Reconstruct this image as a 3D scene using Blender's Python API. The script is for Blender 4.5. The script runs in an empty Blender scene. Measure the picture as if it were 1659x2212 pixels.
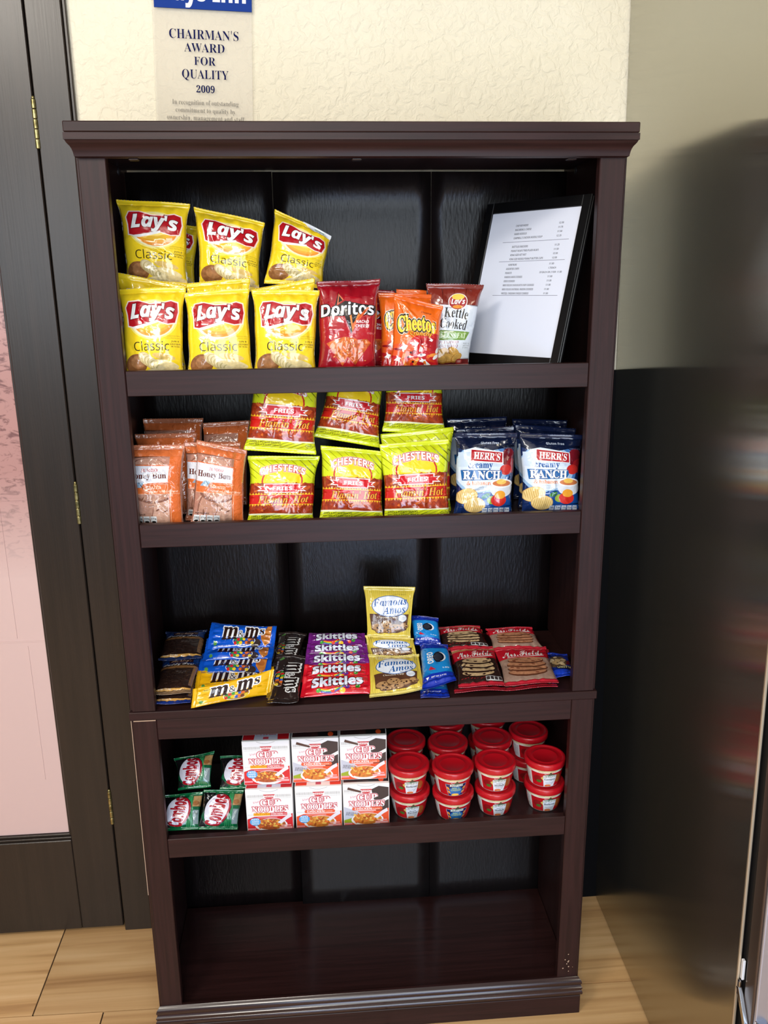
import bpy, bmesh, math, random, os
import numpy as np
from mathutils import Vector, Matrix
from mathutils.geometry import delaunay_2d_cdt

C = bpy.context.scene.collection
sc = bpy.context.scene

# ------------------------------------------------------------------ camera
CAM = Vector((-0.0775, -1.4806, 1.5550))
YAW, PITCH, ROLL, FPX = -0.07628, 0.27010, -0.0110, 1847.2
fwd = Vector((-math.sin(YAW)*math.cos(PITCH), math.cos(YAW)*math.cos(PITCH), -math.sin(PITCH)))
rgt = Vector((math.cos(YAW), math.sin(YAW), 0)); upv = rgt.cross(fwd)
r2 = math.cos(ROLL)*rgt + math.sin(ROLL)*upv
u2 = -math.sin(ROLL)*rgt + math.cos(ROLL)*upv
cam_d = bpy.data.cameras.new('camera'); cam = bpy.data.objects.new('camera', cam_d); C.objects.link(cam)
m = Matrix.Identity(4)
for i in range(3):
    m[i][0] = r2[i]; m[i][1] = u2[i]; m[i][2] = -fwd[i]; m[i][3] = CAM[i]
cam.matrix_world = m
cam_d.sensor_fit = 'VERTICAL'; cam_d.sensor_height = 24.0; cam_d.lens = 24.0*FPX/2212.0
cam_d.clip_start = 0.02
sc.camera = cam

# ------------------------------------------------------------------ exposure, world, room lights, one added low fill
sc.view_settings.view_transform = 'Standard'
sc.view_settings.look = 'None'
sc.view_settings.exposure = 0.03
sc.view_settings.gamma = 1.0
sc.view_settings.use_curve_mapping = False
world = bpy.data.worlds.new('room_ambient'); sc.world = world; world.use_nodes = True
wb = world.node_tree.nodes['Background']
wb.inputs[0].default_value = (0.80, 0.90, 1.0, 1); wb.inputs[1].default_value = 0.20

def area(name, loc, target, sx, sy, power, col):
    l = bpy.data.lights.new(name, 'AREA'); l.shape = 'RECTANGLE'; l.size = sx; l.size_y = sy
    l.energy = power; l.color = col
    o = bpy.data.objects.new(name, l); C.objects.link(o); o.location = loc
    d = Vector(target) - Vector(loc)
    o.rotation_euler = d.to_track_quat('-Z', 'Y').to_euler()
    return o
area('ceiling_lamp_light', (-1.25, -1.55, 2.72), (-0.1, 0.0, 0.8), 0.55, 0.5, 38, (1.0, 0.93, 0.83))
area('ceiling_lamp_light', (-0.5, -2.6, 2.60), (-0.1, 0.0, 0.5), 0.6, 0.6, 34, (1.0, 0.94, 0.85))
area('window_and_added_daylight', (0.25, -2.45, 1.30), (0.25, 0.0, 1.25), 1.1, 1.6, 34, (0.80, 0.90, 1.0))
area('window_and_added_daylight', (0.25, -2.45, 0.36), (0.25, 0.0, 0.30), 1.1, 0.5, 11, (0.46, 0.62, 1.0))  # added low bluish fill to tint the lower back panels, not a window
area('window_and_added_daylight', (-1.50, -2.6, 1.72), (-1.2, 0.0, 1.6), 0.9, 0.85, 15, (0.85, 0.92, 1.0))

# ------------------------------------------------------------------ tagging helpers
def tag(o, label=None, cat=None, group=None, kind=None):
    if label: o['label'] = label
    if cat: o['category'] = cat
    if group: o['group'] = group
    if kind: o['kind'] = kind
    return o
def empty(name, loc, mat3=None, parent=None):
    o = bpy.data.objects.new(name, None); C.objects.link(o); o.empty_display_size = 0.02
    M = mat3.to_4x4() if mat3 else Matrix.Identity(4)
    M.translation = Vector(loc); o.matrix_world = M
    if parent: o.parent = parent
    return o
def link(name, me, mat=None, parent=None):
    o = bpy.data.objects.new(name, me); C.objects.link(o)
    if mat and not me.materials: me.materials.append(mat)
    if parent: o.parent = parent
    return o
def finish(bm, name, mat, parent=None, smooth=False, bevel=0, seg=2):
    if bevel:
        bmesh.ops.bevel(bm, geom=bm.edges[:], offset=bevel, segments=seg, affect='EDGES', profile=0.5)
    bmesh.ops.recalc_face_normals(bm, faces=bm.faces[:])
    me = bpy.data.meshes.new(name); bm.to_mesh(me); bm.free()
    if smooth:
        me.shade_smooth()
    return link(name, me, mat, parent)
def box(bm, x0, x1, y0, y1, z0, z1):
    r = bmesh.ops.create_cube(bm, size=1.0)
    for v in r['verts']:
        v.co = Vector(((x0+x1)/2+v.co.x*(x1-x0), (y0+y1)/2+v.co.y*(y1-y0), (z0+z1)/2+v.co.z*(z1-z0)))
    return r['verts']
def boxo(name, mat, parent, x0, x1, y0, y1, z0, z1, bevel=0.0012, seg=1):
    bm = bmesh.new(); box(bm, x0, x1, y0, y1, z0, z1)
    return finish(bm, name, mat, parent, bevel=bevel, seg=seg)
def prism_x(name, mat, parent, prof, x0, x1, miter=0.0, smooth=False):
    """profile [(y,z)] swept along x; miter makes the ends follow the profile's overhang"""
    bm = bmesh.new(); a = []; b = []
    for (y, z) in prof:
        k = -y*miter
        a.append(bm.verts.new((x0-k, y, z))); b.append(bm.verts.new((x1+k, y, z)))
    n = len(prof)
    for i in range(n):
        j = (i+1) % n
        bm.faces.new((a[i], a[j], b[j], b[i]))
    bm.faces.new(a); bm.faces.new(b[::-1])
    o = finish(bm, name, mat, parent)
    if smooth:
        o.data.shade_smooth()
        mod = o.modifiers.new('es', 'EDGE_SPLIT'); mod.split_angle = math.radians(35)
    return o
def lathe(prof, n=48):
    bm = bmesh.new(); rings = []
    for (r, z) in prof:
        if r < 1e-6: rings.append([bm.verts.new((0, 0, z))])
        else: rings.append([bm.verts.new((r*math.cos(2*math.pi*i/n), r*math.sin(2*math.pi*i/n), z)) for i in range(n)])
    for A, B in zip(rings, rings[1:]):
        for i in range(n):
            j = (i+1) % n
            if len(A) == 1 and len(B) == 1: continue
            if len(A) == 1: bm.faces.new((A[0], B[j], B[i]))
            elif len(B) == 1: bm.faces.new((A[i], A[j], B[0]))
            else: bm.faces.new((A[i], A[j], B[j], B[i]))
    return bm

# ------------------------------------------------------------------ materials
def s2l(c):
    c = c/255.0
    return c/12.92 if c <= 0.04045 else ((c+0.055)/1.055)**2.4
def rgb(r, g, b): return (s2l(r), s2l(g), s2l(b), 1)
def mat(name, col, rough=0.5, metal=0, coat=0, noise=None, bump=None, spec=0.5, **kw):
    """noise=(scale xyz, second colour, detail), bump=(scale xyz, strength, distance)"""
    M = bpy.data.materials.new(name); M.use_nodes = True; nt = M.node_tree; N = nt.nodes; L = nt.links
    b = N['Principled BSDF']; b.inputs['Base Color'].default_value = col
    b.inputs['Roughness'].default_value = rough; b.inputs['Metallic'].default_value = metal
    b.inputs['Coat Weight'].default_value = coat; b.inputs['Coat Roughness'].default_value = 0.12
    b.inputs['Specular IOR Level'].default_value = spec
    for k, v in kw.items(): b.inputs[k].default_value = v
    tc = N.new('ShaderNodeTexCoord')
    if noise:
        mp = N.new('ShaderNodeMapping'); mp.inputs['Scale'].default_value = noise[0]; L.new(tc.outputs['Object'], mp.inputs[0])
        nz = N.new('ShaderNodeTexNoise'); nz.inputs['Scale'].default_value = 1; nz.inputs['Detail'].default_value = noise[2]
        L.new(mp.outputs[0], nz.inputs['Vector'])
        rp = N.new('ShaderNodeValToRGB'); rp.color_ramp.elements[0].position = 0.35; rp.color_ramp.elements[1].position = 0.65
        rp.color_ramp.elements[0].color = col; rp.color_ramp.elements[1].color = noise[1]
        L.new(nz.outputs['Fac'], rp.inputs[0]); L.new(rp.outputs[0], b.inputs['Base Color'])
    if bump:
        mp = N.new('ShaderNodeMapping'); mp.inputs['Scale'].default_value = bump[0]; L.new(tc.outputs['Object'], mp.inputs[0])
        nz = N.new('ShaderNodeTexNoise'); nz.inputs['Scale'].default_value = 1; nz.inputs['Detail'].default_value = 3
        L.new(mp.outputs[0], nz.inputs['Vector'])
        bp = N.new('ShaderNodeBump'); bp.inputs['Strength'].default_value = bump[1]; bp.inputs['Distance'].default_value = bump[2]
        L.new(nz.outputs['Fac'], bp.inputs['Height']); L.new(bp.outputs[0], b.inputs['Normal'])
    return M
ESP = rgb(49, 27, 26); ESP2 = rgb(38, 21, 20)
M_wood_h = mat('espresso_laminate_horizontal', ESP, 0.42, spec=0.26, noise=((6, 160, 160), ESP2, 4), bump=((14, 500, 500), 0.10, 0.0006))
M_wood_v = mat('espresso_laminate_vertical', ESP, 0.42, spec=0.26, noise=((160, 160, 6), ESP2, 4), bump=((500, 500, 14), 0.10, 0.0006))
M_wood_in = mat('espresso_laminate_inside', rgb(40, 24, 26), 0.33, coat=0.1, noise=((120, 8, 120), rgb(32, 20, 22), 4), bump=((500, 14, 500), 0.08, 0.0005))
M_wood_gloss = mat('espresso_laminate_glossy', ESP, 0.2, coat=0.3, noise=((6, 160, 160), ESP2, 4))
M_back = mat('printed_hardboard_back', rgb(34, 26, 26), 0.30, noise=((90, 90, 8), rgb(27, 21, 21), 4), bump=((240, 240, 60), 0.45, 0.0012))
M_back_low = mat('printed_hardboard_back_lower', rgb(34, 26, 26), 0.42, noise=((90, 90, 8), rgb(27, 21, 21), 4), bump=((240, 240, 60), 0.5, 0.0014), spec=1.0, coat=1.0)
M_back_low.node_tree.nodes['Principled BSDF'].inputs['Coat Roughness'].default_value = 0.4
M_chip = mat('bare_particleboard', rgb(190, 160, 135), 0.8)
M_dark = mat('black_void', rgb(10, 9, 9), 0.9)
M_door = mat('black_brown_stained_oak', rgb(45, 36, 30), 0.32, spec=0.5, noise=((70, 70, 3), rgb(38, 31, 26), 6), bump=((300, 300, 9), 0.25, 0.0008))
M_brass = mat('aged_brass', rgb(190, 176, 120), 0.35, metal=0.9, noise=((90, 90, 90), rgb(120, 110, 70), 3))
M_floor_grout = mat('dark_grout', rgb(60, 45, 34), 0.9)
M_white = mat('white_plastic', rgb(225, 226, 230), 0.4)
M_chrome = mat('chrome', rgb(205, 208, 214), 0.14, metal=1.0)
M_gasket = mat('black_rubber_gasket', rgb(22, 20, 20), 0.6)
M_frame = mat('matte_black_frame', rgb(9, 9, 11), 0.35)
M_screw = mat('dull_steel_cam', rgb(90, 88, 92), 0.4, metal=0.8)

def wall_mat():
    M = mat('cream_orange_peel_plaster', rgb(238, 229, 206), 0.75, noise=((2.2, 2.2, 2.2), rgb(232, 222, 197), 3))
    nt = M.node_tree; N = nt.nodes; L = nt.links; b = N['Principled BSDF']
    tc = N.new('ShaderNodeTexCoord')
    n1 = N.new('ShaderNodeTexNoise'); n1.inputs['Scale'].default_value = 62; n1.inputs['Detail'].default_value = 4.5; n1.inputs['Distortion'].default_value = 0.6
    L.new(tc.outputs['Object'], n1.inputs['Vector'])
    rp = N.new('ShaderNodeValToRGB'); rp.color_ramp.elements[0].position = 0.40; rp.color_ramp.elements[1].position = 0.62
    L.new(n1.outputs['Fac'], rp.inputs[0])
    bp = N.new('ShaderNodeBump'); bp.inputs['Strength'].default_value = 0.45; bp.inputs['Distance'].default_value = 0.0034
    L.new(rp.outputs[0], bp.inputs['Height']); L.new(bp.outputs[0], b.inputs['Normal'])
    return M
M_wall = wall_mat()
M_wains = mat('dark_painted_wainscot', rgb(13, 13, 15), 0.7, spec=0.08)

def tile_mat(name, ofs, tint):
    M = bpy.data.materials.new(name); M.use_nodes = True; nt = M.node_tree; N = nt.nodes; L = nt.links
    b = N['Principled BSDF']; b.inputs['Roughness'].default_value = 0.32
    tc = N.new('ShaderNodeTexCoord'); mp = N.new('ShaderNodeMapping'); mp.inputs['Scale'].default_value = (1.5, 36, 1); mp.inputs['Location'].default_value = ofs
    L.new(tc.outputs['Object'], mp.inputs[0])
    nz = N.new('ShaderNodeTexNoise'); nz.inputs['Scale'].default_value = 1; nz.inputs['Detail'].default_value = 7; nz.inputs['Distortion'].default_value = 0.5
    L.new(mp.outputs[0], nz.inputs['Vector'])
    rp = N.new('ShaderNodeValToRGB'); e = rp.color_ramp.elements
    e[0].position = 0.26; e[0].color = rgb(172*tint, 128*tint, 82*tint); e[1].position = 0.74; e[1].color = rgb(226*tint, 188*tint, 138*tint)
    k = e.new(0.44); k.color = rgb(204*tint, 160*tint, 108*tint); k = e.new(0.56); k.color = rgb(216*tint, 174*tint, 122*tint)
    L.new(nz.outputs['Fac'], rp.inputs[0]); L.new(rp.outputs[0], b.inputs['Base Color'])
    bp = N.new('ShaderNodeBump'); bp.inputs['Strength'].default_value = 0.08; bp.inputs['Distance'].default_value = 0.001
    L.new(nz.outputs['Fac'], bp.inputs['Height']); L.new(bp.outputs[0], b.inputs['Normal'])
    return M
M_tiles = [tile_mat('striped_travertine_tile_%s' % c, (i*3.7, i*9.1, 0), t) for i, (c, t) in enumerate((('warm', 1.0), ('pale', 1.03), ('deep', 0.97)))]

def steel_mat():
    M = bpy.data.materials.new('brushed_stainless'); M.use_nodes = True; nt = M.node_tree; N = nt.nodes; L = nt.links
    b = N['Principled BSDF']; b.inputs['Base Color'].default_value = rgb(176, 174, 162); b.inputs['Metallic'].default_value = 0.95
    b.inputs['Roughness'].default_value = 0.15; b.inputs['Anisotropic'].default_value = 1.0
    tc = N.new('ShaderNodeTexCoord'); mp = N.new('ShaderNodeMapping'); mp.inputs['Scale'].default_value = (900, 900, 12)
    L.new(tc.outputs['Object'], mp.inputs[0])
    nz = N.new('ShaderNodeTexNoise'); nz.inputs['Scale'].default_value = 1; nz.inputs['Detail'].default_value = 2
    L.new(mp.outputs[0], nz.inputs['Vector'])
    bp = N.new('ShaderNodeBump'); bp.inputs['Strength'].default_value = 0.03; bp.inputs['Distance'].default_value = 0.0003
    L.new(nz.outputs['Fac'], bp.inputs['Height']); L.new(bp.outputs[0], b.inputs['Normal'])
    tg = N.new('ShaderNodeTangent'); tg.direction_type = 'RADIAL'; tg.axis = 'Z'
    L.new(tg.outputs[0], b.inputs['Tangent'])
    return M
M_steel = steel_mat()

def glass_mat():
    M = mat('frosted_rose_glass', rgb(205, 172, 165), 0.22, bump=((60, 60, 60), 0.12, 0.001))
    nt = M.node_tree; N = nt.nodes; L = nt.links; b = N['Principled BSDF']
    tc = N.new('ShaderNodeTexCoord')
    nz = N.new('ShaderNodeTexNoise'); nz.inputs['Scale'].default_value = 38; nz.inputs['Detail'].default_value = 4; nz.inputs['Distortion'].default_value = 1.2
    mp = N.new('ShaderNodeMapping'); mp.inputs['Scale'].default_value = (1, 1, 2.0); L.new(tc.outputs['Object'], mp.inputs[0]); L.new(mp.outputs[0], nz.inputs['Vector'])
    rp = N.new('ShaderNodeValToRGB'); rp.color_ramp.elements[0].position = 0.36; rp.color_ramp.elements[1].position = 0.5
    rp.color_ramp.elements[0].color = rgb(128, 92, 90); rp.color_ramp.elements[1].color = rgb(182, 138, 132)
    L.new(nz.outputs['Fac'], rp.inputs[0])
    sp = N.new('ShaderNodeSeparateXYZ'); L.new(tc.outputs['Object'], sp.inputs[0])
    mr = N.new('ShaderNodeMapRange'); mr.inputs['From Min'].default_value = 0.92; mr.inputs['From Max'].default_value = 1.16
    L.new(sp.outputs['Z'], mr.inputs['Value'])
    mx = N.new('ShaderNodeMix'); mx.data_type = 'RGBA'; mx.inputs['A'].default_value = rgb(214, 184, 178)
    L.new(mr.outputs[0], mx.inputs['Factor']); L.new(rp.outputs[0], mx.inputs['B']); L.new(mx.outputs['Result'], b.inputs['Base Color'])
    return M
M_glass = glass_mat()

def print_mat(name, rough, coat, bumpstr, bscale=55, film=0.0):
    """printed surface: ink colour from the mesh's colour attribute, its alpha says how grainy the picture is"""
    M = bpy.data.materials.new(name); M.use_nodes = True; nt = M.node_tree; N = nt.nodes; L = nt.links
    b = N['Principled BSDF']; b.inputs['Roughness'].default_value = rough; b.inputs['Coat Weight'].default_value = coat
    b.inputs['Coat Roughness'].default_value = 0.06
    a = N.new('ShaderNodeAttribute'); a.attribute_name = 'ink'; a.attribute_type = 'GEOMETRY'
    tc = N.new('ShaderNodeTexCoord')
    nz = N.new('ShaderNodeTexNoise'); nz.inputs['Scale'].default_value = 170; nz.inputs['Detail'].default_value = 3
    L.new(tc.outputs['Object'], nz.inputs['Vector'])
    mr = N.new('ShaderNodeMapRange'); mr.inputs['From Min'].default_value = 0.3; mr.inputs['From Max'].default_value = 0.7
    mr.inputs['To Min'].default_value = 0.45; mr.inputs['To Max'].default_value = 1.35
    L.new(nz.outputs['Fac'], mr.inputs['Value'])
    mu = N.new('ShaderNodeVectorMath'); mu.operation = 'SCALE'; L.new(a.outputs['Color'], mu.inputs[0]); L.new(mr.outputs[0], mu.inputs['Scale'])
    iv = N.new('ShaderNodeMath'); iv.operation = 'SUBTRACT'; iv.inputs[0].default_value = 1.0; L.new(a.outputs['Alpha'], iv.inputs[1])
    mx = N.new('ShaderNodeMix'); mx.data_type = 'RGBA'; L.new(iv.outputs[0], mx.inputs['Factor'])
    L.new(a.outputs['Color'], mx.inputs['A']); L.new(mu.outputs[0], mx.inputs['B']); L.new(mx.outputs['Result'], b.inputs['Base Color'])
    if bumpstr:
        n2 = N.new('ShaderNodeTexNoise'); n2.inputs['Scale'].default_value = bscale; n2.inputs['Detail'].default_value = 1.5; n2.inputs['Distortion'].default_value = 1.2
        L.new(tc.outputs['Object'], n2.inputs['Vector'])
        bp = N.new('ShaderNodeBump'); bp.inputs['Strength'].default_value = bumpstr; bp.inputs['Distance'].default_value = 0.004
        L.new(n2.outputs['Fac'], bp.inputs['Height']); L.new(bp.outputs[0], b.inputs['Normal'])
        L.new(bp.outputs[0], b.inputs['Coat Normal'])
    return M
M_foil = print_mat('printed_glossy_foil', 0.22, 1.0, 0.30, 42)
M_film = print_mat('printed_clear_film', 0.18, 0.9, 0.45, 80)
M_card = print_mat('printed_carton', 0.45, 0.15, 0)
M_sleeve = print_mat('printed_cup_sleeve', 0.3, 0.4, 0)
M_paper = print_mat('printed_paper', 0.7, 0, 0)

# ------------------------------------------------------------------ flat artwork -> conforming triangles
try:
    FM = bpy.data.fonts.load(os.path.join(bpy.utils.system_resource('DATAFILES', path='fonts'), 'NotoSansMath-Regular.woff2'))
except Exception:
    FM = None
STY = {'sb': (0x1D5D4, 0x1D5EE, 0x1D7EC), 'sbi': (0x1D63C, 0x1D656, 0x1D7EC), 'rb': (0x1D400, 0x1D41A, 0x1D7CE),
       'rbi': (0x1D468, 0x1D482, 0x1D7CE), 'sc': (0x1D4D0, 0x1D4EA, 0x1D7CE)}
def restyle(s, st):
    if FM is None or st not in STY: return s
    A, a, d = STY[st]; o = ''
    for ch in s:
        if 'A' <= ch <= 'Z': o += chr(A+ord(ch)-65)
        elif 'a' <= ch <= 'z': o += chr(a+ord(ch)-97)
        elif '0' <= ch <= '9': o += chr(d+ord(ch)-48)
        else: o += ch
    return o
_tc = bpy.data.curves.new('type_setting', 'FONT'); _tc.resolution_u = 2
_to = bpy.data.objects.new('type_setting', _tc)
_gl = {}
def glyphs(s, st, off=0.0):
    k = (s, st, off)
    if k in _gl: return _gl[k]
    if FM is not None and st in STY: _tc.font = FM
    else: _tc.font = bpy.data.fonts.get('Bfont') or _tc.font
    _tc.body = restyle(s, st); _tc.offset = off; _tc.size = 1
    me = bpy.data.meshes.new_from_object(_to)
    co = np.zeros(len(me.vertices)*3); me.vertices.foreach_get('co', co); co = co.reshape(-1, 3)[:, :2]
    me.calc_loop_triangles()
    T = np.zeros(len(me.loop_triangles)*3, int); me.loop_triangles.foreach_get('vertices', T); T = T.reshape(-1, 3)
    E = {}
    for t in T.tolist():
        for i in range(3):
            k2 = tuple(sorted((t[i], t[(i+1) % 3]))); E[k2] = E.get(k2, 0)+1
    seg = np.array([k2 for k2, c_ in E.items() if c_ == 1], int).reshape(-1, 2)
    bpy.data.meshes.remove(me)
    _gl[k] = (co, seg, T)
    return _gl[k]
class Art:
    def __init__(s, W, H, bg):
        s.W = W; s.H = H; s.bg = bg; s.sh = []
    def _add(s, seg, col, tri=None):
        if len(seg): s.sh.append((np.asarray(seg, float), col, tri))
    def p(s, pts, col):
        n = len(pts); s._add([(*pts[i], *pts[(i+1) % n]) for i in range(n)], col)
    def r(s, x0, y0, x1, y1, col): s.p([(x0, y0), (x1, y0), (x1, y1), (x0, y1)], col)
    def e(s, cx, cy, rx, ry, col, rot=0, n=26, a0=0, a1=360):
        c, k = math.cos(math.radians(rot)), math.sin(math.radians(rot)); P = []
        full = (a1-a0) >= 360
        for i in range(n if full else n+1):
            t = math.radians(a0+(a1-a0)*i/n); x, y = rx*math.cos(t), ry*math.sin(t)
            P.append((cx+x*c-y*k, cy+x*k+y*c))
        s.p(P, col)
    def line(s, x0, y0, x1, y1, w, col):
        d = math.hypot(x1-x0, y1-y0); nx, ny = -(y1-y0)/d*w/2, (x1-x0)/d*w/2
        s.p([(x0+nx, y0+ny), (x0-nx, y0-ny), (x1-nx, y1-ny), (x1+nx, y1+ny)], col)
    def t(s, txt, x0, y0, x1, y1, col, st='sb', off=0.0, shear=0, rot=0, arch=0, strokes=(), warp=None):
        base = glyphs(txt, st, 0.0)[0]
        if not len(base): return
        bx0, bx1 = base[:, 0].min(), base[:, 0].max(); by0, by1 = base[:, 1].min(), base[:, 1].max()
        sx, sy = (x1-x0)/(bx1-bx0), (y1-y0)/(by1-by0); cx, cy = (x0+x1)/2, (y0+y1)/2
        c, k = math.cos(math.radians(rot)), math.sin(math.radians(rot))
        for (o, cl) in list(strokes)+[(off, col)]:
            g, sg, T = glyphs(txt, st, o)
            X = x0+(g[:, 0]-bx0)*sx; Y = y0+(g[:, 1]-by0)*sy
            X = X+(Y-cy)*shear
            q = (X-cx)/(max(x1-x0, 1e-6)/2)
            Y = Y+arch*(1-q*q)
            if warp: X, Y = warp(X, Y)
            dx, dy = X-cx, Y-cy
            P = np.stack([cx+dx*c-dy*k, cy+dx*k+dy*c], 1)
            s._add(np.hstack([P[sg[:, 0]], P[sg[:, 1]]]), cl, P[T])
    def build(s, gx, gy):
        W, H = s.W, s.H
        pts = []; edges = []
        def addp(x, y): pts.append((float(x), float(y))); return len(pts)-1
        nx, ny = max(1, round(W/gx)), max(1, round(H/gy))
        idx = {}
        for i in range(nx+1):
            for j in range(ny+1): idx[i, j] = addp(W*i/nx, H*j/ny)
        for i in range(nx): edges += [(idx[i, 0], idx[i+1, 0]), (idx[i, ny], idx[i+1, ny])]
        for j in range(ny): edges += [(idx[0, j], idx[0, j+1]), (idx[nx, j], idx[nx, j+1])]
        vm = {}
        for seg, col, tri in s.sh:
            for a in seg:
                if max(a[0], a[2]) < -1 or min(a[0], a[2]) > W+1 or max(a[1], a[3]) < -1 or min(a[1], a[3]) > H+1: continue
                ids = []
                for (x, y) in ((a[0], a[1]), (a[2], a[3])):
                    k = (round(x, 3), round(y, 3))
                    if k not in vm: vm[k] = addp(*k)
                    ids.append(vm[k])
                if ids[0] != ids[1]: edges.append(tuple(ids))
        vo, eo, fo, *_ = delaunay_2d_cdt([Vector(p) for p in pts], edges, [], 0, 1e-4, False)
        V = np.array([(v[0], v[1]) for v in vo]); F = np.array([f for f in fo if len(f) == 3])
        c = V[F].mean(1)
        ar = np.cross(V[F[:, 1]]-V[F[:, 0]], V[F[:, 2]]-V[F[:, 0]])
        ok = (c[:, 0] > 0) & (c[:, 0] < W) & (c[:, 1] > 0) & (c[:, 1] < H) & (np.abs(ar) > 1e-5)
        F = F[ok]; c = c[ok]; ar = ar[ok]; F[ar < 0] = F[ar < 0][:, ::-1]
        col = np.tile(np.array(lin(s.bg)), (len(F), 1))
        for seg, cl, tri in s.sh:
            x0, y0, x1, y1 = seg[:, 0], seg[:, 1], seg[:, 2], seg[:, 3]
            m = (c[:, 0] > min(x0.min(), x1.min())) & (c[:, 0] < max(x0.max(), x1.max())) & (c[:, 1] > min(y0.min(), y1.min())) & (c[:, 1] < max(y0.max(), y1.max()))
            ii = np.nonzero(m)[0]
            if not len(ii): continue
            P = c[ii]; w = np.zeros(len(ii))
            if tri is not None:
                for k in range(0, len(tri), 500):
                    A, B, D = (tri[k:k+500, z][None] for z in (0, 1, 2)); Q = P[:, None]
                    def cr(U, V): return (V[..., 0]-U[..., 0])*(Q[..., 1]-U[..., 1])-(V[..., 1]-U[..., 1])*(Q[..., 0]-U[..., 0])
                    a1, a2, a3 = cr(A, B), cr(B, D), cr(D, A)
                    w += (((a1 > 0) & (a2 > 0) & (a3 > 0)) | ((a1 < 0) & (a2 < 0) & (a3 < 0))).sum(1)
                col[ii[w != 0]] = lin(cl); continue
            for k in range(0, len(seg), 400):
                X0, Y0, X1, Y1 = (q[k:k+400][None] for q in (x0, y0, x1, y1))
                px, py = P[:, 0:1], P[:, 1:2]
                L = (X1-X0)*(py-Y0)-(px-X0)*(Y1-Y0)
                w += ((Y0 <= py) & (Y1 > py) & (L > 0)).sum(1) - ((Y0 > py) & (Y1 <= py) & (L < 0)).sum(1)
            col[ii[w != 0]] = lin(cl)
        used = np.unique(F); re = -np.ones(len(V), int); re[used] = np.arange(len(used))
        s.out = (V[used], re[F], col)
        return s.out
def lin(c):
    a = 1.0-(c[3] if len(c) > 3 else 0.0)
    return (s2l(c[0]), s2l(c[1]), s2l(c[2]), a)
def mesh_from(name, co, F, col, nrm=None):
    me = bpy.data.meshes.new(name)
    me.vertices.add(len(co)); me.vertices.foreach_set('co', np.asarray(co, np.float32).ravel())
    n = len(F)*3
    me.loops.add(n); me.loops.foreach_set('vertex_index', np.asarray(F, np.int32).ravel())
    me.polygons.add(len(F)); me.polygons.foreach_set('loop_start', np.arange(0, n, 3, dtype=np.int32))
    me.polygons.foreach_set('loop_total', np.full(len(F), 3, np.int32))
    me.update(calc_edges=True)
    at = me.color_attributes.new('ink', 'FLOAT_COLOR', 'CORNER')
    at.data.foreach_set('color', np.repeat(np.asarray(col, np.float32), 3, axis=0).ravel())
    if nrm is not None:
        me.shade_smooth(); me.normals_split_custom_set_from_vertices(nrm.tolist())
    return me
# ------------------------------------------------------------------ artwork of each kind of packet (units: 100 = full width)
def R(seed): return random.Random(seed)
WHT = (240, 240, 238); BLK = (22, 18, 18)
def lays():
    a = Art(100, 140, (247, 212, 38)); r = R(1)
    a.e(53, 92, 41, 35, (250, 232, 120)); a.e(53, 92, 38, 32.5, (246, 238, 196))
    a.e(54, 91, 34, 29, (240, 150, 48)); a.e(53, 94, 33, 27, (245, 172, 52)); a.e(52, 97, 32, 25, (249, 196, 66)); a.e(51, 102, 29, 21, (251, 222, 96))
    a.p([(11, 80), (10, 100), (8, 114), (14, 126), (30, 127), (48, 121), (66, 121), (82, 125), (93, 122), (96, 104), (92, 84), (78, 82), (62, 87), (46, 84), (26, 76)], (250, 226, 214))
    a.p([(13, 82), (12, 100), (10, 114), (15, 124), (30, 125), (48, 119), (66, 119), (82, 123), (91.5, 120), (94, 104), (90, 86), (78, 84), (62, 89), (46, 86), (26, 78)], (178, 22, 34))
    def w(X, Y): return X, Y + 3*math_sin((X-20)/16)
    a.t("Lay's", 17, 86, 88, 119, WHT, 'sbi', off=0.014, strokes=((0.039, (120, 14, 28)),), warp=w)
    a.p([(17, 79), (30, 82), (48, 87), (62, 91), (62, 86.5), (46, 81.5), (28, 76)], WHT)
    a.t("Classic", 20, 38, 80, 54.5, (66, 56, 22), 'plain')
    a.t("GUARANTEED FRESH", 76, 62, 97, 64, (120, 100, 30), 'plain'); a.t("UNTIL PRINTED DATE", 75, 58.5, 97, 60.2, (120, 100, 30), 'plain')
    a.t("JUN 8", 83, 52, 95, 55.5, (60, 50, 30), 'sb'); a.t("33531009", 81, 47.8, 97, 50.6, (60, 50, 30), 'sb'); a.t("98 10:04", 83, 44, 96, 46.4, (60, 50, 30), 'sb')
    a.e(22, 16, 19, 17, (148, 96, 56, .5), 12); a.e(25, 19, 13, 11, (168, 116, 74, .5), 12)
    for i in range(7):
        a.e(38+i*4.8, 25-i*3.6, 13.5, 9.5, (206-i*2, 180, 124, .3), -42); a.e(38.8+i*4.8, 25.5-i*3.6, 12, 8.3, (232, 214, 166, .25), -42)
    a.e(70, 28, 20, 5.5, (226, 190, 110, .3), -10); a.e(74, 16, 21, 6, (238, 216, 158, .3), -14); a.e(60, 3, 26, 6, (240, 222, 172, .3), 4); a.e(84, 5, 16, 5, (230, 206, 150, .3), -8)
    return a
def math_sin(x): return np.sin(x) if isinstance(x, np.ndarray) else math.sin(x)
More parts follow.
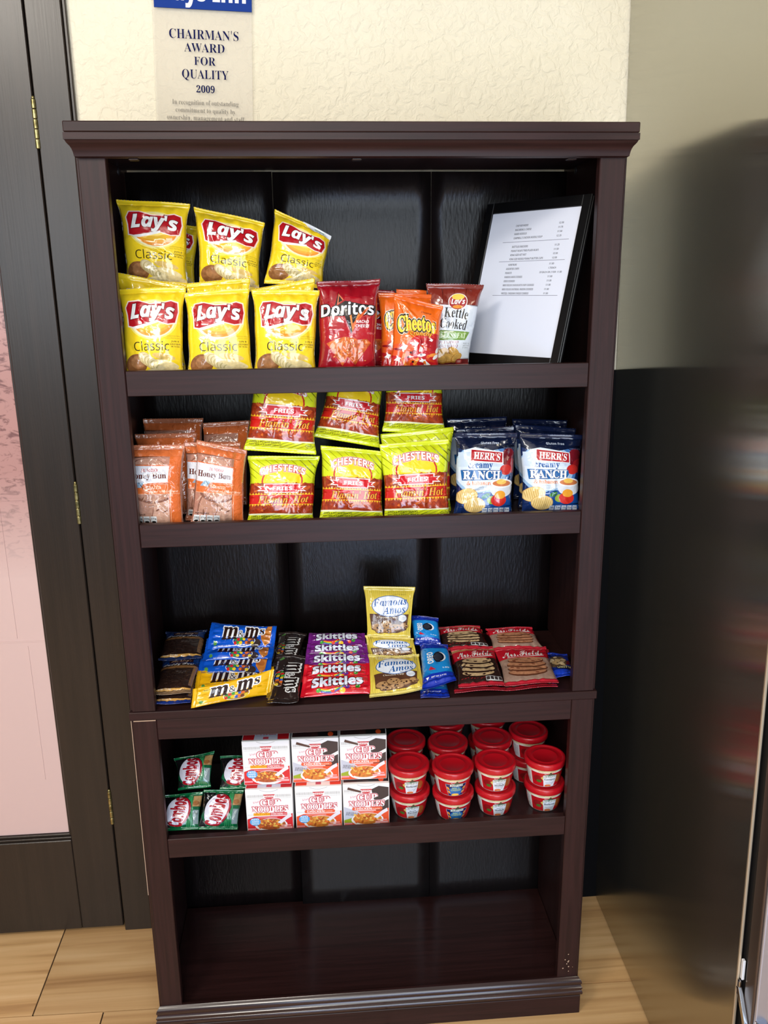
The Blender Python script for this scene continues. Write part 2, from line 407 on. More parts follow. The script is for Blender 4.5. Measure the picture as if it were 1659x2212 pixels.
def doritos():
    a = Art(100, 146, (150, 14, 30)); r = R(2)
    a.e(50, 74, 52, 50, (168, 18, 34)); a.e(60, 40, 44, 34, (178, 24, 36))
    a.p([(34, 136), (30, 108), (44, 116), (72, 110), (104, 108), (96, 96), (66, 88), (56, 60), (44, 90), (6, 92), (2, 104), (26, 106)], (24, 14, 16))
    a.p([(52, 92), (58, 64), (72, 96), (68, 97), (58.5, 73), (55.5, 92)], (232, 140, 70)); a.p([(33, 130), (31, 110), (42, 118)], (210, 120, 80)); a.p([(34, 126), (33, 113), (40, 117)], (24, 14, 16))
    a.t("Doritos", 4, 92, 94, 114, (236, 238, 242), 'sb', off=0.003, strokes=((0.033, (24, 14, 16)),))
    a.p([(58, 70), (86, 104), (82, 105), (57, 76)], (214, 92, 36))
    a.t("NACHO", 64, 78, 86, 83, WHT, 'sb', shear=.1); a.t("CHEESE", 63, 71, 87, 76, WHT, 'sb', shear=.1)
    for P, c in (([(12, 46), (44, 56), (66, 52), (42, 8)], (214, 106, 48, .8)), ([(56, 50), (84, 52), (92, 46), (64, 10), (50, 24)], (206, 96, 40, .8)), ([(16, 44), (42, 52), (40, 16)], (228, 126, 62, .8))):
        a.p(P, c)
    for i in range(34): x, y = r.uniform(22, 84), r.uniform(16, 48); a.e(x, y, r.uniform(.8, 2.2), r.uniform(.6, 1.4), r.choice([(176, 60, 24, .5), (236, 160, 90, .5)]), r.uniform(0, 90), 7)
    a.t("240", 82, 3, 97, 9, (214, 120, 120), 'sb')
    a.t("CHIPS", 84, 60, 96, 63, (214, 150, 150), 'plain')
    return a
def cheetos():
    a = Art(100, 150, (236, 104, 24)); r = R(3)
    a.e(88, 42, 62, 46, (198, 34, 34), 0); a.r(0, 0, 100, 44, (192, 28, 34)); a.e(20, 44, 30, 14, (226, 84, 34)); a.e(80, 62, 26, 16, (176, 24, 36))
    for i in range(26):
        x, y, q = r.uniform(0, 100), r.uniform(0, 56), r.uniform(0, 180)
        a.e(x, y, r.uniform(5, 12), r.uniform(2.4, 4), r.choice([(240, 120, 40, .6), (206, 60, 30, .4), (250, 150, 60, .6), (232, 96, 30, .6), (150, 20, 26), (236, 232, 226)]), q, 10)
    for x, y, s in ((22, 52, 9), (46, 60, 8), (76, 10, 14), (62, 24, 6), (80, 72, 5), (12, 26, 7)):
        a.p([(x-s, y-s*.5), (x-s*.2, y+s*.2), (x-s*.4, y+s), (x+s*.4, y+s*.4), (x+s, y+s*.2), (x+s*.5, y-s*.8)], (240, 240, 238))
    for x, y in ((38, 40), (44, 20), (60, 36), (34, 30)): a.e(x, y, 2.6, 2.2, (50, 20, 24), 0, 9)
    def w(X, Y): return X, Y + 5*math_sin((X-15)/24) - 0*X
    a.t("Cheetos", 8, 84, 87, 117, (248, 208, 60), 'rb', off=0.017, rot=4, warp=w, strokes=((0.083, (240, 226, 206)), (0.066, (30, 20, 16))))
    a.t("Crunchy", 34, 76, 82, 88, (250, 170, 40), 'sbi', off=0.007, rot=4, strokes=((0.050, (120, 44, 16)),))
    a.t("Cheddar", 56, 130, 78, 134, (60, 30, 20), 'sb')
    return a
def kettle():
    a = Art(100, 150, (216, 222, 230)); r = R(4)
    a.r(0, 116, 100, 150, (128, 44, 34)); 
    for x in (26, 48, 70): a.line(x, 116, x, 150, .8, (104, 34, 28))
    a.e(56, 122, 19, 17, (236, 230, 224)); a.e(56, 122, 17.4, 15.4, (160, 28, 34)); a.e(56, 132, 12, 6, (236, 196, 70)); a.e(56, 112, 10, 3.4, (222, 140, 40))
    a.t("Lay's", 43, 114, 70, 128, WHT, 'sbi', off=0.010)
    a.t("Kettle", 30, 88, 80, 108, (34, 30, 30), 'rb', rot=-6, arch=2); a.t("Cooked", 22, 68, 80, 88, (34, 30, 30), 'rb', rot=-6)
    a.p([(2, 54), (2, 68), (90, 62), (82, 46), (10, 48)], (116, 152, 60)); a.t("40% LESS FAT", 6, 51, 82, 62, (226, 236, 200), 'rb', rot=-3)
    a.t("APPLEWOOD", 8, 39, 66, 45, (150, 60, 70), 'rb'); a.t("SMOKED BBQ", 8, 31, 66, 37.5, (150, 60, 70), 'rb')
    a.t("AUG 15", 78, 38, 94, 41, (60, 60, 60), 'plain'); a.t("34511010", 78, 34, 94, 36.6, (60, 60, 60), 'plain'); a.t("37 20:45", 78, 30, 92, 32.4, (60, 60, 60), 'plain')
    a.r(0, 0, 100, 10, (104, 30, 30)); a.e(28, 6, 28, 16, (104, 30, 30))
    for x, y, rx, ry, q in ((28, 20, 18, 11, 20), (58, 22, 17, 9, -30), (44, 12, 20, 9, -4), (66, 12, 14, 8, 24), (30, 10, 14, 8, -16)):
        a.e(x, y, rx, ry, (176, 120, 44, .5), q); a.e(x+.8, y+1, rx*.86, ry*.82, (214, 166, 84, .4), q)
    a.e(74, 5, 8, 5, (150, 40, 40)); a.t("180", 69, 3, 79, 7.5, (220, 170, 160), 'sb')
    return a
def honeybun():
    a = Art(100, 142, (188, 134, 114, .2)); r = R(5)
    for x, y, rx, ry, q, c in ((40, 104, 34, 22, 0, (198, 148, 126)), (60, 30, 26, 40, 14, (206, 160, 138)), (30, 28, 20, 34, -10, (192, 142, 120)), (50, 66, 40, 26, 0, (184, 134, 112))):
        a.e(x, y, rx, ry, (140, 92, 74, .3), q); a.e(x+1, y+1.5, rx*.9, ry*.9, c+(.25,), q)
    for i in range(16): x, y = r.uniform(12, 74), r.uniform(6, 58); a.e(x, y, r.uniform(3, 8), r.uniform(.8, 1.8), r.choice([(210, 172, 150), (126, 82, 62), (196, 150, 124)]), r.uniform(20, 110), 9)
    a.r(78, 0, 97, 142, (222, 110, 52)); a.r(80, 0, 81.4, 60, (240, 170, 130)); a.r(0, 128, 97, 142, (216, 112, 60))
    a.r(4, 58, 97, 77, (220, 112, 54)); a.line(4, 58, 97, 58, 1, (240, 176, 140))
    a.p([(2, 76), (2, 114), (80, 112), (79, 78), (34, 76)], (224, 112, 60)); a.p([(2, 78), (2, 112), (78, 110), (77, 80), (34, 78)], (232, 232, 238))
    a.t("JUMBO", 28, 99, 58, 106, (186, 44, 52), 'rb'); a.t("Honey Bun", 5, 84, 74, 98, (96, 40, 30), 'rb', off=0.009)
    a.p([(12, 70), (28, 70), (34, 80), (20, 80)], (150, 178, 200)); a.line(24, 80, 34, 66, 1.2, (60, 50, 50))
    a.t("GLAZED", 38, 67, 64, 73, (250, 222, 196), 'rb'); a.t("Natural and Artificial Flavor", 34, 60.5, 94, 65, (250, 214, 186), 'rb')
    a.t("JUN 10", 40, 38, 54, 41, (50, 34, 30), 'plain'); a.t("10103 2", 40, 33.5, 56, 36.4, (50, 34, 30), 'plain')
    for i, s in enumerate(("380", "27g", "400mg", "27g")): a.r(4+i*13, 3, 15.5+i*13, 15, (226, 226, 226)); a.t(s, 5+i*13, 8, 14.5+i*13, 12, (40, 40, 40), 'sb'); a.e(10+i*13, 4, 4, 2, (30, 30, 30), 0, 10)
    a.t("PER PACKAGE", 6, 17, 34, 20, (50, 34, 30), 'sb')
    return a
def flame(a, y, up, seed):
    r = R(seed); s = 1 if up else -1
    for c, h, k in (((200, 120, 20), 7.5, 0), ((246, 190, 40), 6.2, 0)):
        P = [(-1, y-s*5)]; x = -1; r = R(seed)
        while x < 101: P.append((x, y+s*r.uniform(.5, 2))); P.append((x+2.2, y+s*(h-r.uniform(0, 2.5)))); x += r.uniform(3.4, 5.4)
        P += [(102, y), (102, y-s*5)]; a.p(P, c)
def fries():
    a = Art(100, 128, (214, 224, 34)); r = R(6)
    for x in range(-60, 110, 12): a.line(x, 128, x+34, 88, .8, (140, 140, 24)); a.line(x, 0, x+34, 16, .8, (140, 140, 24))
    a.e(50, 82, 32, 32, (196, 30, 34)); a.e(50, 82, 29.5, 29.5, (248, 208, 30))
    a.r(-1, 14, 101, 78, (160, 56, 24, .7))
    for i in range(46):
        y = r.choice([r.uniform(16, 34), r.uniform(60, 76)]); x = r.uniform(2, 98); q = r.uniform(30, 150); L = r.uniform(7, 13)
        a.line(x, y, x+L*math.cos(math.radians(q)), min(78, max(15, y+L*math.sin(math.radians(q)))), r.uniform(3, 4.6), r.choice([(196, 84, 34, .5), (176, 62, 24, .5), (214, 104, 44, .5), (148, 44, 20, .5)]))
    a.r(0, 78, 14, 128, (214, 224, 34)) if False else None
    a.t("CHESTER'S", 16, 94, 84, 108, (244, 240, 236), 'sb', off=0.010, arch=9, strokes=((0.066, (240, 230, 220)), (0.047, (200, 30, 40))))
    a.p([(12, 62), (18, 66), (12, 72), (22, 71), (22, 77), (78, 77), (78, 71), (88, 72), (82, 66), (88, 61), (76, 62), (76, 58), (24, 58), (24, 62)], (240, 236, 232))
    a.p([(15, 63.5), (20, 66.5), (16, 70.5), (24, 70), (24, 75.5), (76, 75.5), (76, 70), (84, 70.5), (80, 66.5), (85, 63), (74.5, 63.5), (74.5, 59.5), (25.5, 59.5), (25.5, 63.5)], (206, 26, 36))
    a.t("FRIES", 36, 63.5, 66, 71, WHT, 'sb', off=0.007)
    flame(a, 53, True, 11); flame(a, 36, False, 12); a.r(-1, 35, 101, 54, (206, 34, 26))
    a.t("Flamin' Hot", 14, 37, 92, 52, (250, 164, 50), 'rbi', off=0.003, rot=1, strokes=((0.033, (90, 20, 14)),))
    a.p([(-1, 15), (40, 16), (70, 14), (101, 15), (101, 12), (-1, 12)], (240, 240, 200))
    a.t("CORN & POTATO SNACKS", 5, 7.5, 50, 11, (60, 60, 30), 'sb'); a.t("NET WT. 1 3/4 OZ. (49.6 g)", 5, 2.6, 52, 5.6, (60, 60, 30), 'sb')
    a.e(91, 6, 5.5, 4, (90, 110, 40)); a.e(91, 6, 4.7, 3.3, (214, 224, 34)); a.t("260", 87.5, 4.4, 94.5, 8, (60, 70, 30), 'sb')
    return a
def ranch():
    a = Art(100, 146, (16, 38, 86)); r = R(7)
    a.e(44, 84, 48, 56, (72, 118, 176)); a.e(40, 84, 46, 50, (150, 184, 216)); a.e(38, 86, 42, 44, (212, 224, 236)); a.r(2, 90, 84, 118, (196, 212, 230))
    a.r(0, 128, 100, 146, (14, 24, 52)); a.p([(0, 128), (10, 122), (30, 127), (60, 121), (84, 127), (100, 122), (100, 130), (0, 130)], (14, 24, 52))
    a.t("Gluten Free", 40, 133, 70, 138, (190, 200, 216), 'sb')
    for x, y, rx, ry, c in ((88, 108, 13, 18, (110, 20, 32)), (96, 92, 12, 14, (150, 26, 34)), (70, 104, 7, 6, (60, 110, 50)), (84, 84, 11, 10, (196, 44, 38))): a.e(x, y, rx, ry, c)
    a.p([(20, 100), (22, 125), (78, 118), (79, 96)], (236, 236, 238)); a.p([(22, 101.8), (23.6, 122.8), (76.4, 116.6), (77.4, 97.8)], (178, 24, 36))
    a.t("HERR'S", 27, 103, 73, 117, WHT, 'rb', off=0.007, rot=-5)
    a.t("creamy", 18, 84, 60, 96, (36, 84, 150), 'rb', off=0.010)
    a.p([(8, 64), (6, 84), (76, 83), (78, 74), (74, 66), (40, 64)], (28, 96, 160)); a.t("RANCH", 10, 66, 74, 82, WHT, 'rb', off=0.010, strokes=((0.039, (20, 60, 120)),))
    a.t("& habanero", 16, 55, 60, 63, (226, 118, 34), 'rb', off=0.010)
    a.t("FLAVORED", 26, 49.5, 46, 52.5, (90, 110, 140), 'plain'); a.t("POTATO CHIPS", 23, 45, 50, 48, (90, 110, 140), 'plain')
    a.r(0, 0, 100, 14, (18, 40, 90)); a.e(60, 20, 50, 22, (20, 70, 140))
    a.e(78, 48, 21, 17, (214, 218, 224)); a.e(78, 58, 21, 8.5, (236, 238, 240)); a.e(78, 58, 17, 6, (204, 120, 70)); a.e(77, 61, 9, 5, (236, 190, 90))
    a.e(62, 26, 9, 8, (150, 170, 60)); a.e(74, 26, 14, 12, (206, 44, 34)); a.e(76, 36, 10, 8, (236, 160, 50)); a.e(50, 34, 8, 4, (60, 120, 50), 30)
    for x, y, q in ((17, 34, 14), (32, 17, -8)):
        a.e(x, y, 19, 15, (206, 160, 84), q); a.e(x, y, 18, 14, (238, 206, 136, .2), q)
        for k in range(-4, 5): a.e(x+k*3.5, y, .8, math.sqrt(max(.01, 1-(k*3.5/18)**2))*13, (208, 168, 92), q, 10)
    for i in range(5): a.r(46+i*10, 2, 54.5+i*10, 11, (200, 210, 226)); a.t(("140", "1g", "150mg", "0g", "5g")[i], 47+i*10, 5.5, 53.5+i*10, 9, (20, 40, 90), 'sb')
    a.t("MAR 05 2018", 78, 124, 98, 127, (90, 100, 120), 'plain')
    return a
def brownie():
    a = Art(100, 118, (52, 34, 28, .5)); r = R(8)
    a.r(0, 88, 100, 118, (20, 62, 132)); a.p([(22, 90), (20, 103), (46, 108), (84, 104), (84, 92), (50, 90)], (52, 26, 34)); a.t("Freshley's", 26, 92, 80, 103, (214, 176, 150), 'sc', off=0.007, rot=1)
    a.t("Buddy Bars", 6, 80, 88, 90, (224, 226, 232), 'sc', off=0.007)
    a.r(0, 74, 100, 81, (158, 112, 66, .3)); a.r(90, 12, 100, 81, (150, 110, 72, .3))
    for i in range(26): x, y = r.uniform(4, 78), r.uniform(18, 72); a.r(x, y, x+r.uniform(6, 16), y+.9, (92, 66, 54))
    a.t("NET WT. 2 OZ", 46, 58, 74, 61, (170, 160, 154), 'plain'); a.t("(57 g)", 54, 53, 66, 56, (170, 160, 154), 'plain')
    a.r(0, 0, 100, 7, (212, 160, 84)); a.t("NET WT. 2 OZ (56g)", 8, 2, 44, 5.4, (236, 226, 214), 'sb')
    return a
def candy(bg, ink, swatch):
    a = Art(160, 60, bg); r = R(9)
    if swatch: a.p([(132, 22), (146, 58), (158, 58), (156, 14), (146, 2)], (196, 122, 52)); a.e(142, 30, 11, 9, (176, 100, 40)); a.e(118, 10, 16, 11, (56, 44, 44))
    a.e(88, 15, 30, 14, (236, 236, 236)); a.e(88, 15, 28.6, 12.6, tuple(int(q*.75) for q in bg[:3]))
    cols = [(206, 40, 36), (60, 150, 60), (236, 200, 40), (40, 90, 190), (226, 110, 40), (110, 60, 40), (226, 196, 60), (60, 140, 60)]
    for i in range(14): a.e(66+(i % 7)*7.4+r.uniform(-1, 1), 10+(i//7)*9+r.uniform(-1, 1), 4.6, 4.2, cols[i % 8], 0, 12)
    o = (240, 240, 240)
    a.t("m", 28, 20, 68, 50, ink, 'rb', off=.008, shear=.1, strokes=((.044, o),)); a.t("m", 88, 22, 124, 51, ink, 'rb', off=.008, shear=.1, strokes=((.044, o),))
    a.t("&", 70, 25, 85, 42, ink, 'rb', strokes=((.05, o),)); a.t("s", 127, 33, 139, 50, ink, 'rb', strokes=((.05, o),))
    a.e(10, 12, 4.5, 5.5, (90, 150, 70), 40, 12); a.t("NET WT 1.69 OZ", 18, 3, 52, 6, o, 'plain')
    if bg[0] > 200: a.e(20, 46, 9, 5, (250, 214, 90)); a.t("PEANUT", 13, 44, 27, 48, (70, 40, 20), 'sb')
    return a
def mm_blue(): return candy((14, 84, 196), (44, 24, 20), True)
def mm_yellow(): return candy((244, 184, 20), (48, 26, 20), False)
def mm_dark(): return candy((44, 32, 30), (34, 22, 20), False)
def skit(bg):
    a = Art(160, 58, bg)
    for i, c in enumerate(((214, 60, 50), (240, 140, 40), (246, 214, 60), (70, 160, 80), (60, 100, 190), (120, 60, 150))):
        P = [(22+i*.6, 18-i*2)]
        top = [(40+q*12, 18-i*2.0-10*math.sin(q*.62)+q*2.6) for q in range(9)]
        a.p([(x, y+1.2) for x, y in top]+[(x, y-1.2) for x, y in top[::-1]], c)
    for x, y, rr, c in ((34, 13, 6, (70, 170, 60)), (70, 10, 5.4, (230, 60, 40)), (94, 9, 7.5, (246, 200, 50)), (84, 20, 4.5, (190, 30, 50)), (106, 19, 6.4, (90, 40, 130)), (120, 15, 5.5, (230, 80, 60)), (132, 20, 6, (60, 150, 50))):
        a.e(x, y, rr, rr*.95, c, 0, 14); a.e(x-rr*.3, y+rr*.35, rr*.25, rr*.2, (250, 236, 220), 0, 8)
    dk = tuple(int(q*.35) for q in bg)
    a.t("Skittles", 16, 24, 144, 50, (222, 226, 240), 'sb', off=0.021, rot=2, strokes=((0.061, dk),))
    a.t("NET WT 2.17 OZ (61.5g)", 118, 4, 150, 7, (240, 200, 200), 'plain')
    return a
def skit_red(): return skit((208, 22, 40))
def skit_purple(): return skit((112, 32, 122))
def amos():
    a = Art(100, 112, (222, 196, 74)); r = R(10)
    for x in range(2, 100, 4): a.r(x, 0, x+.9, 112, (206, 178, 62))
    a.p([(10, 12), (6, 52), (94, 52), (90, 12), (70, 4), (30, 4)], (92, 58, 40, .2)); a.t("Chocolate Chip", 24, 40, 66, 46, (232, 216, 190), 'rb')
    a.e(52, 72, 41, 27, (30, 92, 160)); a.e(52, 72, 39.5, 25.5, (226, 230, 238))
    a.t("Famous", 14, 73, 88, 92, (24, 88, 160), 'rbi', rot=6); a.t("Amos", 34, 53, 86, 73, (24, 88, 160), 'rbi', rot=6)
    a.t("Bite Size", 58, 49, 76, 52.5, (70, 80, 110), 'rbi'); a.t("Cookies", 60, 45.8, 74, 48.6, (70, 80, 110), 'rbi')
    a.e(80, 42, 9.5, 9.5, (110, 140, 180)); a.e(80, 42, 8.6, 8.6, (226, 228, 232)); a.t("No Artificial", 73, 42, 87, 44.5, (60, 90, 140), 'plain'); a.t("Flavors", 75, 38.5, 85, 41, (60, 90, 140), 'plain')
    for x, y, rx, ry in ((22, 18, 13, 9), (44, 24, 14, 10), (66, 18, 15, 9), (84, 22, 10, 8), (50, 10, 15, 7), (30, 8, 12, 6)):
        a.e(x, y, rx, ry, (104, 70, 44), 0); a.e(x, y+1, rx*.9, ry*.84, (176, 134, 88, .4), 0)
        for k in range(4): a.e(x+r.uniform(-.6, .6)*rx, y+r.uniform(-.5, .6)*ry, 2.2, 1.5, (56, 32, 24), 0, 8)
    a.t("JUN 18 B4A1", 56, 100, 84, 103, (80, 70, 30), 'plain')
    return a
def oreo():
    a = Art(60, 110, (24, 122, 198))
    a.r(0, 0, 60, 14, (22, 50, 168)); a.r(0, 96, 60, 110, (22, 50, 168)); a.e(30, 60, 34, 50, (32, 138, 212)); a.r(0, 0, 60, 14, (22, 50, 168)); a.r(0, 96, 60, 110, (22, 50, 168))
    a.e(36, 62, 13, 18, (20, 24, 44)); a.e(38, 62, 11, 16, (228, 232, 240)); a.e(34.5, 62, 11, 15.5, (22, 26, 40)); a.e(33, 62, 8, 12, (44, 48, 60, .4))
    a.t("OREO", 0, 56, 34, 68, WHT, 'sb', off=0.010, rot=90)
    a.p([(12, 26), (26, 24), (16, 36)], (206, 40, 60)); a.t("140", 38, 24, 52, 28, (220, 230, 244), 'sb'); a.t("NET WT 2.4 OZ", 16, 4, 44, 7, WHT, 'sb'); a.p([(6, 8), (12, 8), (9, 2)], WHT)
    return a
def fields(dark):
    a = Art(100, 104, (46, 28, 24, .3) if dark else (150, 120, 104, .2)); r = R(11)
    if dark:
        for k in range(14): a.e(10+k*7, 10+r.uniform(-3, 3), 3, .8, (150, 30, 36), 20, 8)
    for x, y, rx, ry in ((48, 22, 38, 12), (50, 34, 40, 12), (50, 46, 40, 12), (50, 58, 36, 11)):
        c0, c1 = ((40, 24, 20), (190, 160, 120)) if dark else ((92, 52, 36), (172, 118, 86))
        a.e(x, y, rx, ry, c0+(.3,)); a.e(x, y+2, rx*.96, ry*.8, c1+(.5,))
        for k in range(6): a.e(x+r.uniform(-.8, .8)*rx, y+2+r.uniform(-.5, .5)*ry, 4, 1.8, (50, 28, 24) if dark else (120, 66, 46), r.uniform(-20, 20), 8)
    a.r(0, 68, 100, 104, (186, 20, 38)); 
    if dark: a.r(0, 96, 100, 104, (176, 130, 84)); a.r(62, 3, 98, 13, (210, 210, 210)); [a.r(63+i*9, 4, 70.5+i*9, 12, (60, 50, 50)) for i in range(4)]
    a.t("Mrs.Fields", 8, 74, 88, 92, WHT, 'sc', off=0.004, rot=3); a.line(16, 70, 90, 75, 1.4, WHT)
    return a
def fields_dark(): return fields(True)
def fields_tan(): return fields(False)
def nuts():
    a = Art(60, 110, (16, 40, 130)); r = R(12)
    a.e(24, 60, 26, 32, (90, 70, 50))
    for i in range(18): a.e(8+r.uniform(0, 34), 38+r.uniform(0, 46), 7.5, 4.6, r.choice([(196, 166, 120, .3), (214, 190, 150, .3), (176, 146, 100, .3)]), r.uniform(0, 180), 12)
    a.p([(44, 40), (60, 52), (60, 72), (50, 64)], (120, 20, 40)); a.r(18, 24, 60, 36, (20, 24, 50)); a.t("UNITED", 20, 26, 58, 34, (214, 206, 150), 'sb')
    a.e(28, 10, 26, 10, (30, 66, 196))
    return a
def combos():
    a = Art(100, 96, (10, 92, 56)); r = R(13)
    for i in range(5): a.line(88-i*5, 0, 76-i*2, 96, 1.6, (60, 160, 96))
    a.p([(0, 30), (34, 96), (0, 96)], (18, 18, 20)); a.p([(0, 0), (24, 0), (0, 30)], (34, 34, 36))
    a.r(80, 60, 100, 92, (170, 132, 84, .5)); a.e(88, 70, 8, 7, (150, 96, 52, .5)); a.r(84, 8, 98, 50, (130, 146, 150))
    a.t("PRETZEL", 76, 32, 104, 37, (220, 232, 226), 'sb', rot=78)
    a.e(43, 48, 35, 46, (20, 16, 18), -12); a.e(44, 48, 32.5, 44, (160, 22, 40), -12); a.e(40, 48, 30.5, 43, (222, 220, 232), -12)
    a.t("Combos", -3, 27, 83, 66, (166, 20, 36), 'sb', off=0.025, rot=82); 
    a.t("BAKED SNACKS", 42, 46, 86, 50, (236, 190, 200), 'sb', rot=80)
    return a
def noodle_front(kind):
    a = Art(100, 104, (238, 238, 242)); r = R(14)
    for x in np.arange(2, 98, 2.6):
        if not 36 < x < 62: a.r(x, 86, x+1, 92.5, (150, 148, 138)); a.r(x, 82.6, x+1, 83.8, (150, 148, 138))
        a.r(x, 41, x+1, 44, (206, 204, 198))
    if kind == 'promo':
        a.p([(62, 92), (78, 100), (100, 96), (100, 40), (72, 36), (66, 60)], (62, 48, 46)); a.p([(74, 60), (100, 74), (100, 66), (80, 56)], WHT); a.p([(8, 93), (38, 84), (40, 88), (10, 99)], (84, 54, 44))
    a.p([(37, 93), (63, 93), (59, 84), (50, 80), (41, 84)], (196, 24, 40)); a.t("NISSIN", 39, 85.5, 61, 90.5, WHT, 'sb', off=0.014)
    a.t("The Original", 14, 70, 28, 78, (206, 90, 110), 'sc', rot=16)
    rd = (186, 18, 42); k = ((.078, (240, 206, 214)), (.052, rd))
    a.t("CUP", 30, 64.5, 74, 80, (250, 246, 248), 'rb', off=0.007, strokes=k); a.t("NOODLES", 12, 48.5, 90, 63, (250, 246, 248), 'rb', off=0.007, strokes=k)
    red = (214, 40, 44) if kind == 'spicy' else (232, 84, 42)
    a.p([(0, 0), (0, 32), (16, 38), (84, 38), (100, 44), (100, 0)], red)
    if kind == 'promo': a.p([(0, 12), (0, 50), (14, 44), (28, 40), (38, 30), (26, 20)], (196, 198, 212)); a.t("DISSIDIA", 4, 27, 30, 36, (44, 38, 60), 'rbi', rot=-6); a.p([(0, 4), (0, 16), (34, 26), (40, 20), (28, 10)], (156, 170, 40))
    if kind == 'spicy':
        a.r(14, 40, 50, 47, (240, 178, 36)); a.r(50, 40, 88, 47, (214, 52, 60)); a.t("SPICY CHILE", 16, 41.4, 48, 45.6, (214, 110, 30), 'sb'); a.t("CHICKEN", 52, 41.2, 78, 45.8, WHT, 'sb'); a.t("FLAVOR", 79, 42, 87, 44, WHT, 'sb')
    else:
        a.e(22, 43.5, 4, 3.8, (232, 98, 60)); a.e(82, 43.5, 4, 3.8, (232, 98, 60)); a.r(22, 39.7, 82, 47.3, (232, 98, 60)); a.t("CHICKEN", 24, 41, 62, 46, WHT, 'sb', off=0.007); a.t("FLAVOR", 64, 41.6, 80, 44.4, (250, 210, 190), 'sb')
    a.r(22, 34.4, 66, 35.6, (240, 190, 190))
    a.e(52, 16, 36, 17, (244, 240, 240)); fd = [(226, 156, 60, .5), (206, 120, 44, .5), (240, 190, 90, .4), (176, 84, 34, .5), (232, 110, 50, .4)]
    a.e(52, 18, 32, 14, (214, 130, 50, .5) if kind != 'spicy' else (178, 90, 50, .5))
    for i in range(40): a.e(52+r.uniform(-27, 27), 18+r.uniform(-9, 10), r.uniform(3, 7), r.uniform(1.4, 3), r.choice(fd), r.uniform(0, 180), 9)
    a.p([(66, 22), (86, 38), (96, 44), (98, 36), (88, 30), (74, 18)], (232, 226, 232))
    a.r(0, 5, 18, 9, (240, 150, 160)); a.r(70, 6, 98, 11, (244, 170, 172)); a.r(74, 13, 96, 15.5, (244, 170, 172))
    if kind != 'promo': a.e(17, 25, 12, 10, (70, 150, 214)); a.e(17, 25, 11, 9, (96, 172, 226)); [a.t(s, 9, y, 25, y+4, WHT, 'sb') for s, y in (("NO", 29), ("ADDED", 23.5), ("MSG", 18))]
    return a
def noodle_spicy(): return noodle_front('spicy')
def noodle_chicken(): return noodle_front('chicken')
def noodle_promo(): return noodle_front('promo')
def noodle_top(promo, col):
    a = Art(100, 96, (58, 32, 30) if promo else col)
    if promo:
        a.r(56, 0, 100, 96, (22, 20, 20)); a.t("DISSIDIA", 6, 8, 42, 24, (20, 16, 24), 'rbi'); a.p([(34, 36), (60, 50), (96, 40), (94, 30), (60, 32)], (96, 150, 50)); a.e(84, 14, 6, 9, (226, 80, 30)); a.t("READY FOR", 44, 66, 92, 76, (200, 200, 200), 'sb'); a.t("BATTLE!", 46, 52, 84, 62, (200, 200, 200), 'sb')
        a.r(0, 0, 100, 5, WHT)
    else:
        a.p([(24, 0), (28, 96), (72, 96), (76, 0)], (206, 208, 226) if col[1] < 40 else (250, 226, 222)); a.t("CUP", 38, 44, 62, 60, (196, 40, 60), 'rb', off=0.010); a.t("NOODLES", 28, 22, 72, 40, (196, 40, 60), 'rb', off=0.010); a.r(44, 5, 56, 14, (200, 60, 80)); a.r(0, 0, 100, 3, WHT)
    return a
def top_promo(): return noodle_top(True, None)
def top_red(): return noodle_top(False, (196, 24, 34))
def top_orange(): return noodle_top(False, (228, 60, 30))
